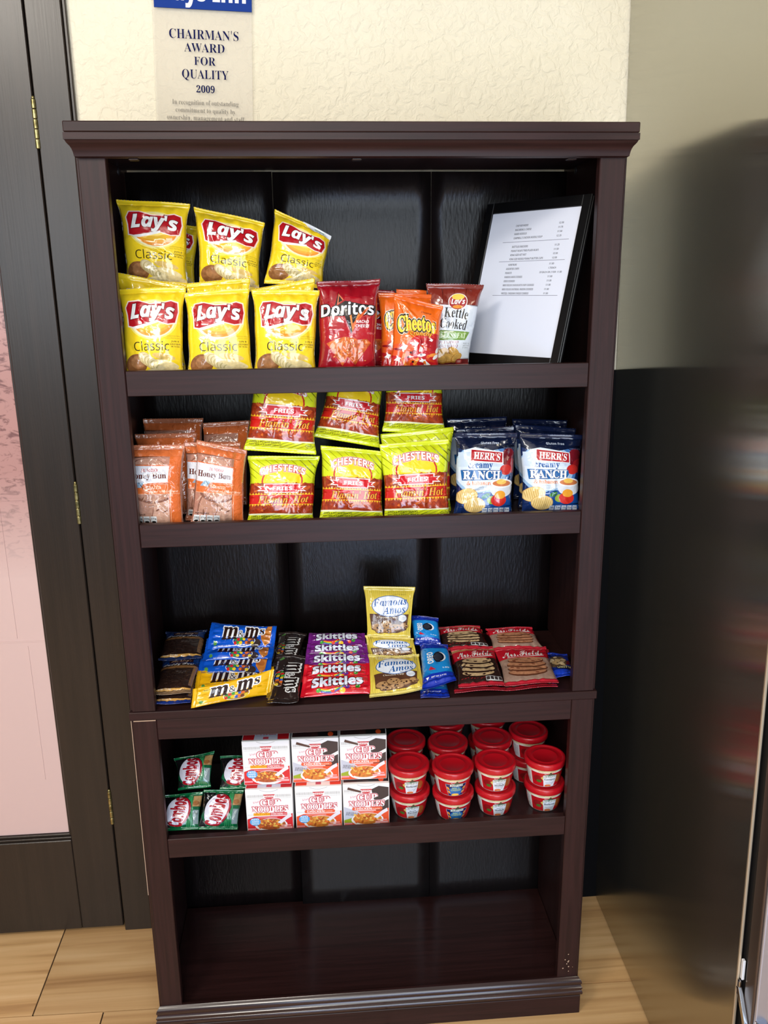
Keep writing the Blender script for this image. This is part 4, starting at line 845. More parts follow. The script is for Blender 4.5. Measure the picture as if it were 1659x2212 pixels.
# ------------------------------------------------------------------ packets
PL = {
 'L1': (-0.3575,0.055,1.4619, 1,0,0.0028, -0.0027,0.194,0.981, -0.0515,-0.0762,0.0496,-0.0784,0.0584,0.0784,-0.0564,0.0762),
 'L2': (-0.2452,0.055,1.4587, 0.9998,0,0.0181, -0.0177,0.1982,0.98, -0.0582,-0.0735,0.0576,-0.0778,0.0558,0.0778,-0.0551,0.0735),
 'L3': (-0.1299,0.055,1.4577, 0.9997,0,-0.0225, 0.0221,0.1971,0.9801, -0.0553,-0.0763,0.053,-0.0759,0.0602,0.0759,-0.0579,0.0763),
 'L1b': (-0.367,0.099,1.4741, 0.9938,0,-0.1114, 0.1109,0.0884,0.9899, -0.0524,-0.0845,0.0627,-0.0739,0.0549,0.0739,-0.0652,0.0845),
 'L2b': (-0.2486,0.099,1.4709, 0.9996,0,0.0268, -0.0267,0.0893,0.9956, -0.0622,-0.0757,0.0532,-0.081,0.0607,0.081,-0.0518,0.0757),
 'L3b': (-0.1333,0.099,1.4668, 0.9974,0,0.0714, -0.0711,0.092,0.9932, -0.0627,-0.0711,0.047,-0.0811,0.0637,0.0811,-0.048,0.0711),
 'T1': (-0.3586,0.15,1.6129, 0.9977,0,-0.0677, 0.0665,0.189,0.9797, -0.0489,-0.0743,0.0588,-0.0739,0.0594,0.0739,-0.0692,0.0743),
 'T2': (-0.2279,0.15,1.5982, 0.9839,0,-0.1786, 0.1745,0.2126,0.9614, -0.0447,-0.0691,0.0629,-0.0626,0.0561,0.0626,-0.0743,0.0691),
 'T3': (-0.104,0.15,1.5936, 0.9602,0,-0.2793, 0.271,0.2427,0.9315, -0.047,-0.0677,0.0574,-0.0477,0.0506,0.0477,-0.0609,0.0677),
 'T1b': (-0.3473,0.215,1.5955, 0.9963,0,-0.0854, 0.0828,0.245,0.966, -0.0506,-0.0649,0.0513,-0.0576,0.0558,0.0576,-0.0565,0.0649),
 'D': (-0.0203,0.0625,1.4642, 0.9999,0,0.0143, -0.0138,0.2637,0.9645, -0.057,-0.0836,0.0461,-0.087,0.062,0.087,-0.0511,0.0836),
 'Db': (0.0033,0.13,1.4599, 0.9973,0,-0.0731, 0.0705,0.2618,0.9625, -0.0615,-0.0797,0.0666,-0.0731,0.0627,0.0731,-0.0678,0.0797),
 'C1': (0.0999,0.05,1.4471, 0.9907,0,-0.1359, 0.1324,0.2255,0.9652, -0.0411,-0.0715,0.0474,-0.0615,0.042,0.0615,-0.0482,0.0715),
 'C2': (0.0853,0.094,1.4532, 0.9995,0,-0.0328, 0.0319,0.2245,0.974, -0.045,-0.0719,0.0465,-0.0707,0.0481,0.0707,-0.0496,0.0719),
 'C3': (0.1016,0.133,1.4602, 0.999,0,-0.0437, 0.0426,0.2148,0.9757, -0.028,-0.0706,0.0318,-0.0691,0.0267,0.0691,-0.0304,0.0706),
 'K': (0.1717,0.105,1.4627, 1,0,-0.005, 0.0049,0.195,0.9808, -0.0445,-0.0785,0.0284,-0.0754,0.0614,0.0754,-0.0453,0.0785),
 'HB1': (-0.3771,0.06,1.1885, 0.9999,0,-0.0137, 0.0135,0.1978,0.9802, -0.0528,-0.0757,0.0501,-0.076,0.0554,0.076,-0.0527,0.0757),
 'HB2': (-0.2597,0.0475,1.1892, 0.9915,0,-0.1298, 0.128,0.1675,0.9775, -0.0467,-0.0793,0.0512,-0.07,0.0428,0.07,-0.0473,0.0793),
 'HB3': (-0.2766,0.09,1.1878, 0.9996,0,-0.0296, 0.0294,0.1359,0.9903, -0.0523,-0.0733,0.0505,-0.0738,0.0525,0.0738,-0.0507,0.0733),
 'HB4': (-0.3682,0.13,1.1961, 0.9999,0,-0.017, 0.0168,0.1309,0.9913, -0.0607,-0.0755,0.0549,-0.0773,0.0601,0.0773,-0.0542,0.0755),
 'HB5': (-0.3681,0.22,1.2051, 0.9998,0,-0.02, 0.0199,0.1229,0.9922, -0.0633,-0.0807,0.0575,-0.0821,0.0625,0.0821,-0.0567,0.0807),
 'HB6': (-0.261,0.185,1.2019, 1,0,0.0028, -0.0027,0.1846,0.9828, -0.0484,-0.0798,0.0392,-0.0828,0.0505,0.0828,-0.0413,0.0798),
 'F1': (-0.1477,0.0575,1.1756, 0.9997,0,-0.0232, 0.0223,0.2775,0.9605, -0.0657,-0.0633,0.0578,-0.0628,0.0691,0.0628,-0.0613,0.0633),
 'F2': (-0.0184,0.06,1.1805, 0.997,0,-0.0774, 0.0741,0.292,0.9535, -0.0576,-0.071,0.0606,-0.066,0.0589,0.066,-0.0619,0.071),
 'F3': (0.1,0.0575,1.1852, 0.9998,0,0.0187, -0.0182,0.2379,0.9711, -0.0623,-0.0713,0.0607,-0.0758,0.0674,0.0758,-0.0658,0.0713),
 'F3b': (0.1082,0.1,1.1932, 0.9991,0,0.0413, -0.0409,0.1274,0.991, -0.0685,-0.076,0.061,-0.0809,0.0735,0.0809,-0.066,0.076),
 'U1': (-0.1396,0.0725,1.3162, 0.9952,0,-0.0976, 0.0961,0.1744,0.98, -0.0671,-0.072,0.0629,-0.0714,0.0621,0.0714,-0.0579,0.072),
 'U2': (-0.013,0.115,1.3174, 0.9829,0,-0.1842, 0.1794,0.227,0.9572, -0.0628,-0.0655,0.0623,-0.0667,0.0507,0.0667,-0.0502,0.0655),
 'U3': (0.1042,0.12,1.3288, 0.999,0,-0.0448, 0.0442,0.1594,0.9862, -0.0589,-0.0613,0.0612,-0.0642,0.0539,0.0642,-0.0562,0.0613),
 'H1': (0.2291,0.0575,1.1924, 0.9998,0,-0.0205, 0.02,0.2202,0.9752, -0.0585,-0.0797,0.052,-0.0792,0.0627,0.0792,-0.0561,0.0797),
 'H2': (0.3547,0.0575,1.1904, 0.9992,0,-0.0397, 0.0386,0.2295,0.9726, -0.0546,-0.0775,0.0572,-0.075,0.06,0.075,-0.0625,0.0775),
 'H1b': (0.2398,0.1125,1.1934, 1,0,-0.0044, 0.0044,0.158,0.9874, -0.0573,-0.0776,0.0537,-0.0806,0.0593,0.0806,-0.0557,0.0776),
 'H2b': (0.36,0.1125,1.1909, 0.9978,0,-0.0664, 0.0656,0.1557,0.9856, -0.0488,-0.0822,0.0617,-0.0784,0.0549,0.0784,-0.0679,0.0822),
 'H1c': (0.2387,0.18,1.1976, 1,0,-0.0076, 0.0075,0.1211,0.9926, -0.0578,-0.0812,0.0604,-0.0839,0.0588,0.0839,-0.0614,0.0812),
 'H2c': (0.3656,0.18,1.1923, 0.9992,0,-0.0399, 0.0396,0.1233,0.9916, -0.0516,-0.0816,0.0605,-0.0806,0.0523,0.0806,-0.0612,0.0816),
 'P1': (-0.371,0.097,0.795, 0.9997,0.0228,0, -0.0227,0.9972,0.0711, -0.0367,-0.0688,0.033,-0.0717,0.0439,0.0717,-0.0402,0.0688),
 'P1b': (-0.3707,0.0868,0.7785, 1,-0.0014,0, 0.0014,0.9998,0.0205, -0.0324,-0.0718,0.0355,-0.0748,0.0378,0.0748,-0.0408,0.0718),
 'P2': (-0.3727,0.196,0.815, 1,0.0034,0, -0.0034,0.9964,0.0845, -0.0422,-0.0589,0.0446,-0.0594,0.043,0.0594,-0.0454,0.0589),
 'B1': (-0.2451,0.1472,0.85, 0.9889,-0.1487,0, 0.1243,0.8266,0.5488, -0.067,-0.0336,0.0684,-0.0247,0.0681,0.0247,-0.0695,0.0336),
 'B2': (-0.2535,0.1502,0.818, 0.9928,-0.1194,0, 0.1037,0.8617,0.4967, -0.0717,-0.0272,0.0706,-0.0211,0.0717,0.0211,-0.0706,0.0272),
 'B3': (-0.2596,0.1279,0.798, 0.9913,-0.132,0, 0.1239,0.9306,0.3444, -0.0717,-0.0322,0.0739,-0.0259,0.0727,0.0259,-0.075,0.0322),
 'B4': (-0.2599,0.0891,0.7835, 0.9998,-0.0205,0, 0.0201,0.9795,0.2007, -0.075,-0.0382,0.0744,-0.0366,0.0768,0.0366,-0.0762,0.0382),
 'B5': (-0.256,0.0231,0.794, 0.936,0.352,0, -0.1627,0.4327,0.8867, -0.0827,-0.017,0.0703,-0.0236,0.0864,0.0236,-0.0739,0.017),
 'DK1': (-0.155,0.1852,0.8, 0.9894,-0.1455,0, 0.1436,0.9769,0.1585, -0.0252,-0.0643,0.0267,-0.0619,0.0303,0.0619,-0.0319,0.0643),
 'DK2': (-0.1525,0.0624,0.794, 0.9968,-0.0804,0, 0.0794,0.9848,0.1543, -0.0307,-0.0817,0.0267,-0.0738,0.0361,0.0738,-0.0321,0.0817),
 'S1': (-0.0534,0.1482,0.8325, 0.9973,-0.0739,0, 0.0695,0.9382,0.3391, -0.059,-0.0226,0.0597,-0.0216,0.0574,0.0216,-0.0581,0.0226),
 'S2': (-0.0539,0.1239,0.82, 0.9964,-0.0844,0, 0.0664,0.7841,0.6171, -0.0631,-0.0171,0.0642,-0.0154,0.0602,0.0154,-0.0612,0.0171),
 'S3': (-0.0548,0.0943,0.81, 0.9977,-0.068,0, 0.0588,0.8636,0.5007, -0.0648,-0.0199,0.0649,-0.0201,0.0631,0.0201,-0.0632,0.0199),
 'S4': (-0.0567,0.0661,0.8, 0.9997,-0.0224,0, 0.0199,0.8882,0.4589, -0.0682,-0.0207,0.0657,-0.0229,0.0658,0.0229,-0.0632,0.0207),
 'S5': (-0.0566,0.0332,0.7885, 0.9999,0.0128,0, -0.0112,0.877,0.4803, -0.0724,-0.0253,0.0682,-0.0226,0.0688,0.0226,-0.0646,0.0253),
 'A1': (0.057,0.1706,0.8798, 0.997,-0.0704,-0.032, 0.0555,0.3629,0.9302, -0.0457,-0.0534,0.0462,-0.0535,0.0539,0.0535,-0.0544,0.0534),
 'A2': (0.0574,0.1322,0.8175, 0.9955,-0.0944,0, 0.0597,0.6297,0.7745, -0.049,-0.0258,0.0569,-0.0194,0.0458,0.0194,-0.0537,0.0258),
 'A3': (0.0587,0.0546,0.7965, 0.9959,0.0905,0, -0.0842,0.9268,0.3661, -0.0601,-0.0559,0.0498,-0.0452,0.0573,0.0452,-0.047,0.0559),
 'O1': (0.133,0.1591,0.84, 0.9739,-0.2268,0, 0.1838,0.7893,0.5858, -0.0213,-0.0352,0.0358,-0.0331,0.0233,0.0331,-0.0378,0.0352),
 'O2': (0.1424,0.0696,0.808, 0.9947,0.1026,0, -0.0993,0.963,0.2507, -0.045,-0.0719,0.0271,-0.0557,0.0378,0.0557,-0.0198,0.0719),
 'O3': (0.1337,0.0578,0.775, 0.9994,-0.0349,0, 0.0349,0.9993,0.0155, -0.0305,-0.0663,0.0269,-0.0625,0.0304,0.0625,-0.0268,0.0663),
 'M1': (0.2106,0.1623,0.82, 0.9995,-0.0301,0, 0.029,0.9631,0.2675, -0.0473,-0.0382,0.0538,-0.0365,0.0424,0.0365,-0.0489,0.0382),
 'M2': (0.3162,0.1476,0.82, 0.9983,-0.0575,0, 0.0549,0.9532,0.2972, -0.0477,-0.0335,0.0584,-0.0338,0.045,0.0338,-0.0557,0.0335),
 'M3': (0.2232,0.0632,0.801, 0.9993,0.0387,0, -0.0381,0.9848,0.1692, -0.0503,-0.0626,0.0414,-0.0675,0.0517,0.0675,-0.0428,0.0626),
 'M4': (0.3208,0.0576,0.801, 0.9997,0.0251,0, -0.0247,0.9825,0.1844, -0.057,-0.0588,0.0507,-0.0605,0.0589,0.0605,-0.0527,0.0588),
 'M3b': (0.2295,0.1007,0.777, 0.9997,0.0263,0, -0.0263,0.9996,0.0106, -0.0627,-0.0924,0.039,-0.0957,0.0638,0.0957,-0.0401,0.0924),
 'M4b': (0.333,0.0906,0.777, 0.9989,0.0478,0, -0.0478,0.9988,0.0122, -0.0677,-0.0813,0.0376,-0.0832,0.0713,0.0832,-0.0411,0.0813),
 'M1b': (0.2233,0.2101,0.788, 0.9995,-0.0311,0, 0.0311,0.999,0.0334, -0.0526,-0.0608,0.0512,-0.059,0.0484,0.059,-0.0469,0.0608),
 'M2b': (0.3302,0.1951,0.788, 0.9994,-0.0357,0, 0.0357,0.9987,0.0357, -0.0535,-0.0569,0.0543,-0.055,0.0522,0.055,-0.053,0.0569),
 'DK2b': (-0.1603,0.0947,0.776, 0.9943,-0.1062,0, 0.1061,0.9943,0.0126, -0.0246,-0.0815,0.0328,-0.0773,0.0327,0.0773,-0.0409,0.0815),
 'DK1b': (-0.1593,0.1769,0.785, 0.9944,-0.1056,0, 0.1055,0.9937,0.0385, -0.0368,-0.0543,0.0383,-0.0497,0.0346,0.0497,-0.0361,0.0543),
 'N1': (0.3972,0.0806,0.7875, 0.9982,-0.0591,0, 0.0591,0.9969,0.0528, -0.0282,-0.0483,0.0229,-0.0464,0.0253,0.0464,-0.0199,0.0483),
 'c1': (-0.3548,0.105,0.571, 0.9918,0,0.1281, -0.0885,0.7233,0.6848, -0.0343,-0.0332,0.0314,-0.0359,0.0435,0.0359,-0.0406,0.0332),
 'c2': (-0.2628,0.105,0.5643, 0.9994,0,-0.034, 0.0235,0.7228,0.6907, -0.0394,-0.0338,0.0416,-0.0354,0.0392,0.0354,-0.0414,0.0338),
 'c3': (-0.3777,0.0575,0.5105, 0.9999,0,0.0109, -0.0084,0.6373,0.7706, -0.0384,-0.0343,0.0349,-0.0363,0.043,0.0363,-0.0394,0.0343),
 'c4': (-0.3,0.0575,0.5106, 0.9979,0,-0.0653, 0.0529,0.5876,0.8074, -0.0451,-0.0382,0.0361,-0.0384,0.0458,0.0384,-0.0368,0.0382),
 'N11': (-0.1989,0.03,0.6208, 0.9995,0,-0.0323, 0.0323,0,0.9995, -0.0461,-0.0501,0.0474,-0.0498,0.0471,0.0498,-0.0484,0.0501),
 'N12': (-0.1024,0.03,0.6191, 0.9991,0,-0.0434, 0.0434,0,0.9991, -0.0459,-0.0498,0.0512,-0.0495,0.0456,0.0495,-0.0509,0.0498),
 'N13': (-0.0071,0.03,0.6145, 0.9985,0,-0.0543, 0.0543,0,0.9985, -0.0418,-0.0494,0.0497,-0.0502,0.0433,0.0502,-0.0513,0.0494),
 'N21': (-0.1988,0.03,0.5099, 0.999,0,-0.0438, 0.0438,0,0.999, -0.046,-0.0486,0.0481,-0.0488,0.0467,0.0488,-0.0488,0.0486),
 'N22': (-0.1006,0.03,0.5061, 0.9991,0,-0.0424, 0.0424,0,0.9991, -0.0455,-0.0494,0.0485,-0.0496,0.0457,0.0496,-0.0487,0.0494),
 'N23': (-0.005,0.03,0.5052, 0.9991,0,-0.0423, 0.0423,0,0.9991, -0.0452,-0.0495,0.0488,-0.0498,0.0445,0.0498,-0.0481,0.0495),
}

def smooth01(x): x = np.clip(x, 0, 1); return x*x*(3-2*x)
def make_P(q, thick, axis, seed, wr, belly=2.6, crease=7):
    """surface of a sealed pillow packet: corners q (bl,br,tr,tl), seals at the ends of `axis`"""
    q = np.array(q).reshape(4, 2); r = R(seed)
    ph = [r.uniform(0, 6.28) for _ in range(8)]; fq = [r.uniform(7, 16) for _ in range(4)]
    cr = []
    for _ in range(crease):
        an = r.uniform(0, math.pi); cr.append((r.uniform(-.8, .8), r.uniform(-.8, .8), math.cos(an), math.sin(an), r.uniform(.25, .7), r.uniform(.05, .11), r.uniform(-1, 1)*wr))
    def P(s, t, side, inner=True):
        s = np.asarray(s, float); t = np.asarray(t, float)
        a, b = (2*s-1, 2*t-1) if axis == 'v' else (2*t-1, 2*s-1)
        Tb = np.clip(1-np.clip(np.abs(b)/.9, 0, 1)**belly, 0, 1)**.6; Ta = np.clip(1-np.abs(a)**3.0, 0, 1)**.62
        a2 = a*(1-.075*Tb - .012*np.sin(b*6+ph[6]))
        s2, t2 = ((a2+1)/2, t) if axis == 'v' else (s, (a2+1)/2)
        X = (q[0, 0]*(1-s2)+q[1, 0]*s2)*(1-t2)+(q[3, 0]*(1-s2)+q[2, 0]*s2)*t2
        Y = (q[0, 1]*(1-s2)+q[1, 1]*s2)*(1-t2)+(q[3, 1]*(1-s2)+q[2, 1]*s2)*t2
        D = thick/2*Ta*Tb
        ew = np.exp(-np.clip(.9-np.abs(b), 0, 2)/.20)
        sg = np.where(b > 0, 1.0, 2.3)
        wv = wr*ew*np.clip(Tb*3, 0, 1)*np.clip(Ta*1.6, 0, 1)*(np.sin(a*fq[0]+ph[0]*sg)+.6*np.sin(a*fq[1]*1.7+ph[1]*sg))
        for (cx, cy, dx, dy, L, w, A) in cr:
            u = (a-cx)*dx+(b-cy)*dy; v = -(a-cx)*dy+(b-cy)*dx
            wv = wv + 1.5*A*np.clip(1-np.abs(v)/w, 0, 1)*np.clip(1-(u/L)**2, 0, 1)*np.clip(Ta*Tb*2, 0, 1)
        wv = wv + wr*.9*np.sin(a*3.1+ph[2]+b*1.7)*np.sin(b*3.7+ph[3])*Ta*Tb
        bend = wr*1.6*np.sin(a*2.6+ph[4]*sg)*smooth01((np.abs(b)-.55)/.4)
        return np.stack([X, Y, side*(D+wv*(1 if side > 0 else .5))+bend], -1)
    return P
def normals(P, s, t, side):
    e = 2e-3
    d1 = P(np.clip(s+e, 0, 1), t, side)-P(np.clip(s-e, 0, 1), t, side); d2 = P(s, np.clip(t+e, 0, 1), side)-P(s, np.clip(t-e, 0, 1), side)
    n = np.cross(d1, d2); l = np.linalg.norm(n, axis=1, keepdims=True); n = n/np.maximum(l, 1e-12)
    n[n[:, 2] < 0] *= -1
    return n if side > 0 else n*[1, 1, 1]
def settle(co, root, shelf):
    """press the soft packet against what it touches: shelf, raised front edge, side panels, back"""
    M = np.array(root.matrix_world); Wc = np.asarray(co) @ M[:3, :3].T + M[:3, 3]
    zb = {1: zS1-DROP, 2: zS2-DROP, 3: zLED, 4: zS4-DROP}[shelf]+.0010
    Wc[:, 2] = np.maximum(Wc[:, 2], zb)
    if shelf == 2: Wc[:, 2] = np.minimum(Wc[:, 2], zS1-.0348)
    if shelf != 3: Wc[:, 1] = np.maximum(Wc[:, 1], .0147)
    Wc[:, 0] = np.clip(Wc[:, 0], -XI+.0012, XI-.0012)
    Wc[:, 1] = np.minimum(Wc[:, 1], YB-.014)
    return (Wc - M[:3, 3]) @ M[:3, :3]
def shelf_of(z): return 1 if z > 1.38 else 2 if z > 1.09 else 3 if z > .76 else 4
def packet(kind, key, fn, thick, label, cat, group, bg, sealc, seed, axis='v', wr=0.0012, m=None, seals=.055, crease=7, belly=2.6, flip=False, loc=None):
    d = PL[key]; c = Vector(d[0:3]); u = Vector(d[3:6]); v = Vector(d[6:9]); n = u.cross(v); q = list(d[9:17])
    base = Vector((0, (q[1]+q[3])/2, 0))
    M3 = Matrix((u, v, n)).transposed()
    root = empty(kind, c + M3 @ base, M3); tag(root, label, cat, group)
    q = [q[i]-(base.y if i % 2 else 0) for i in range(8)]
    bpy.context.view_layer.update()
    P = make_P(q, thick, axis, seed, wr, belly, crease); sf = shelf_of(c.z)
    a = art(fn); V, F, col = a.out; m = m or M_foil
    k = seals
    if axis == 'v': s = V[:, 0]/a.W; t = k+(1-2*k)*V[:, 1]/a.H
    else: s = k+(1-2*k)*V[:, 0]/a.W; t = V[:, 1]/a.H
    if flip: s = 1-s; t = 1-t; 
    me = mesh_from('front_panel', settle(P(s, t, 1), root, sf), F, col, normals(P, s, t, 1)); link('front_panel', me, m, root)
    nx, ny = (10, 16) if axis == 'v' else (16, 8)
    gs, gt = np.meshgrid(np.linspace(0, 1, nx+1), np.linspace(0, 1, ny+1)); gs = gs.ravel(); gt = gt.ravel(); Fb = []
    for j in range(ny):
        for i in range(nx):
            o = j*(nx+1)+i; Fb += [(o, o+nx+1, o+1), (o+1, o+nx+1, o+nx+2)]
    me = mesh_from('back_panel', settle(P(gs, gt, -1), root, sf), Fb, np.tile(lin(bg), (len(Fb), 1)))
    me.shade_smooth(); link('back_panel', me, m, root)
    # crimped seals
    N = 44 if axis == 'v' else 18
    for end in (0, 1):
        co = []; Fs = []
        rows = 4
        for j in range(rows):
            for i in range(N+1):
                w = i/N; b = (j/(rows-1))*k*1.02
                if j == rows-1: b = -0.0025 if i % 2 else 0.004
                else: b = k*1.02*(1-j/(rows-1))
                b = b if end == 0 else 1-b
                st = (w, b) if axis == 'v' else (b, w)
                st = (min(max(st[0], -.02), 1.02), min(max(st[1], -.02), 1.02))
                p = P(np.array([st[0]]), np.array([st[1]]), 1)[0]
                p[2] += 0.0005+0.00035*(i % 2)
                co.append(p)
        nf = len(co)
        co += [np.array([p[0], p[1], p[2]-0.0014]) for p in co]
        W1 = N+1
        for j in range(rows-1):
            for i in range(N):
                o = j*W1+i
                Fs += [(o, o+1, o+W1), (o+1, o+W1+1, o+W1)]; o += nf; Fs += [(o, o+W1, o+1), (o+1, o+W1, o+W1+1)]
        def rim(a_, b_): return [(a_, a_+nf, b_), (b_, a_+nf, b_+nf)]
        for i in range(N): Fs += rim(i, i+1) + rim((rows-1)*W1+i, (rows-1)*W1+i+1)
        for j in range(rows-1): Fs += rim(j*W1, (j+1)*W1) + rim(j*W1+N, (j+1)*W1+N)
        me = mesh_from('seal', settle(np.array(co), root, sf), Fs, np.tile(lin(sealc), (len(Fs), 1)))
        me.shade_smooth()
        link('seal', me, m, root)
    root['_'] = 0; del root['_']
    packet.P = P; packet.sf = sf
    return root

YEL = (247, 212, 38)
G1 = 'yellow potato chip bags on the top shelf'
for i, (key, lab, th) in enumerate((
    ('L1', 'yellow potato chip bag with red banner, leftmost in the front row', .042),
    ('L2', 'yellow potato chip bag with red banner, middle one in the front row', .042),
    ('L3', 'yellow potato chip bag with red banner, in the front row beside the dark red bag', .042),
    ('L1b', 'yellow potato chip bag peeking out directly behind the leftmost front bag on the top shelf', .022),
    ('L2b', 'yellow potato chip bag almost hidden behind the middle front yellow bag', .022),
    ('L3b', 'yellow potato chip bag almost hidden behind the yellow bag next to the dark red bag', .022),
    ('T1', 'yellow potato chip bag stacked on top, leftmost in the upper row near the side panel', .046),
    ('T2', 'yellow potato chip bag stacked on top, middle of the three in the upper row', .046),
    ('T3', 'yellow potato chip bag with slanting folded top, right end of the upper row', .046),
    ('T1b', 'yellow potato chip bag partly hidden behind the two left bags of the upper row', .035))):
    packet('chip_bag', key, lays, th, lab, 'chip bag', G1, (236, 236, 236), YEL, 20+i, wr=0.0023, crease=12)
t3 = [o for o in C.objects if o.name.startswith('chip_bag') and 'slanting' in o.get('label', '')][0]
d3 = PL['T3']; q3 = list(d3[9:17]); by = (q3[1]+q3[3])/2; q3 = [q3[i]-(by if i % 2 else 0) for i in range(8)]
P3 = make_P(q3, .046, 'v', 28, .0023, 2.6, 12)
fl = [(.46, .995), (.60, .925), (.80, .90), (.97, .915), (1.0, 1.0), (.72, 1.0)]
a = Art(100, 30, (222, 224, 228)); a.r(40, 8, 78, 22, (206, 226, 218)); [a.r(42+i*2.4, 10, 43.2+i*2.4, 20, (60, 70, 70)) for i in range(14)]; a.build(8, 8)
V, F, col = a.out; ss = .5+V[:, 0]/100*.5; tt = 1.003-.085*(1-V[:, 1]/30)*np.clip(V[:, 0]/30, .15, 1)
co = P3(ss, tt, 1); co[:, 2] += .0022
link('folded_flap', mesh_from('folded_flap', co, F, col), M_foil, t3)['label'] = 'silver folded corner'
packet('chip_bag', 'D', doritos, .046, 'dark red tortilla chip bag standing in the front row on the top shelf', 'chip bag', None, (120, 12, 26), (128, 12, 28), 41, wr=0.0024, crease=12)
packet('chip_bag', 'Db', doritos, .035, 'dark red tortilla chip bag mostly hidden behind the front dark red bag', 'chip bag', None, (120, 12, 26), (128, 12, 28), 42, wr=0.0022, crease=10)
G2 = 'orange cheese snack bags on the top shelf'
packet('chip_bag', 'C1', cheetos, .032, 'orange cheese snack bag with yellow lettering, frontmost of the orange bags', 'chip bag', G2, (226, 96, 24), (232, 100, 24), 43, wr=0.0020, crease=11)
packet('chip_bag', 'C2', cheetos, .028, 'orange cheese snack bag overlapped on its right by the frontmost orange bag', 'chip bag', G2, (226, 96, 24), (232, 100, 24), 44, wr=0.0018)
packet('chip_bag', 'C3', cheetos, .028, 'orange cheese snack bag at the very back of the orange ones, only its top showing', 'chip bag', G2, (226, 96, 24), (232, 100, 24), 45, wr=0.0018)
packet('chip_bag', 'K', kettle, .036, 'white and brown kettle chip bag with a green band leaning beside the price list', 'chip bag', None, (216, 222, 230), (120, 42, 34), 46, wr=0.0018)
G3 = 'glazed bun packs on the second shelf'
for i, (key, lab) in enumerate((('HB1', 'glazed bun in clear orange film, frontmost at the left end of the second shelf'), ('HB2', 'glazed bun in clear orange film with a folded top, next to the yellow-green bags'),
    ('HB3', 'glazed bun pack seen in the gap between the two front bun packs'), ('HB4', 'glazed bun pack standing right behind the leftmost front bun pack'),
    ('HB5', 'glazed bun pack at the very back left of the second shelf, in shadow'), ('HB6', 'glazed bun pack in shadow behind the bun pack with the folded top'))):
    packet('bun_pack', key, honeybun, .040 if i < 2 else .03, lab, 'bun pack', G3, (150, 96, 72), (190, 116, 84), 50+i, wr=0.0022, m=M_film, crease=12)
G4 = 'yellow-green corn fries bags on the second shelf'
LIM = (214, 224, 34)
for i, (key, lab) in enumerate((('F1', 'yellow-green spicy fries bag left in the front row, beside the bun packs'), ('F2', 'yellow-green spicy fries bag in the middle of the front row'),
    ('F3', 'yellow-green spicy fries bag right in the front row, beside the blue bags'), ('F3b', 'yellow-green spicy fries bag directly behind the front one beside the blue bags'),
    ('U1', 'yellow-green spicy fries bag stacked on the left front one, cut off above'), ('U2', 'yellow-green spicy fries bag stacked tilted in the middle, dark under the shelf above'),
    ('U3', 'yellow-green spicy fries bag stacked on top at the right, showing only its lower half'))):
    packet('chip_bag', key, fries, .040 if i != 3 else .028, lab, 'chip bag', G4, LIM, LIM, 60+i, wr=0.0022, crease=11)
G5 = 'blue ranch chip bags on the second shelf'
for i, (key, lab) in enumerate((('H1', 'blue and white ranch chip bag in front, left one of the two'), ('H2', 'blue and white ranch chip bag at the right end of the second shelf, in front'),
    ('H1b', 'blue chip bag right behind the left front blue bag'), ('H2b', 'blue chip bag right behind the right front blue bag'), ('H1c', 'blue chip bag at the very back behind the left blue bags'), ('H2c', 'blue chip bag at the very back behind the right blue bags'))):
    packet('chip_bag', key, ranch, .042 if i < 2 else .032, lab, 'chip bag', G5, (18, 34, 76), (16, 26, 58), 70+i, wr=0.0023, crease=12)
# middle ledge
G6 = 'brownie trays at the left end of the ledge'
packet('brownie_pack', 'P1b', brownie, .010, 'brownie bar tray lying lowest at the left end of the ledge', 'brownie pack', G6, (60, 40, 34), (30, 60, 150), 80, m=M_film, wr=0.0008, belly=6)
packet('brownie_pack', 'P1', brownie, .016, 'brownie bar tray with blue label on top of the front left pile', 'brownie pack', G6, (60, 40, 34), (150, 120, 90), 81, m=M_film, wr=0.0009, belly=7)
packet('brownie_pack', 'P2', brownie, .018, 'brownie bar tray with blue label lying behind the front left pile', 'brownie pack', G6, (60, 40, 34), (40, 60, 110), 82, m=M_film, wr=0.0009, belly=7)
G7 = 'candy packets with big dark letters'
BLU = (14, 84, 196); YL2 = (244, 184, 20); DK = (44, 32, 30)
for key, fn, bgc, lab in (('B1', mm_blue, BLU, 'blue candy packet, rearmost and highest of the three blue ones'), ('B2', mm_blue, BLU, 'blue candy packet, middle of the three blue ones'), ('B3', mm_blue, BLU, 'blue candy packet, lowest of the three, right behind the yellow ones'),
    ('B4', mm_yellow, YL2, 'yellow candy packet lying flat right in front of the blue ones'), ('B5', mm_yellow, YL2, 'yellow candy packet tilted at the very front edge of the ledge')):
    packet('candy_packet', key, fn, .0105, lab, 'candy packet', G7, bgc, bgc, 90+int(key[1]), axis='u', wr=0.0016, crease=8)
RED = (208, 22, 40); PUR = (112, 32, 122)
G8 = 'fruit candy packets with rainbow print'
for key, fn, bgc, lab in (('S1', skit_purple, PUR, 'purple fruit candy packet, rearmost in its row'), ('S2', skit_purple, PUR, 'purple fruit candy packet, middle of the three purple ones'), ('S3', skit_purple, PUR, 'purple fruit candy packet right behind the red ones'),
    ('S4', skit_red, RED, 'red fruit candy packet lying behind the frontmost red one'), ('S5', skit_red, RED, 'red fruit candy packet at the front edge of the ledge')):
    packet('candy_packet', key, fn, .014, lab, 'candy packet', G8, bgc, bgc, 100+int(key[1]), axis='u', wr=0.0014, crease=7)
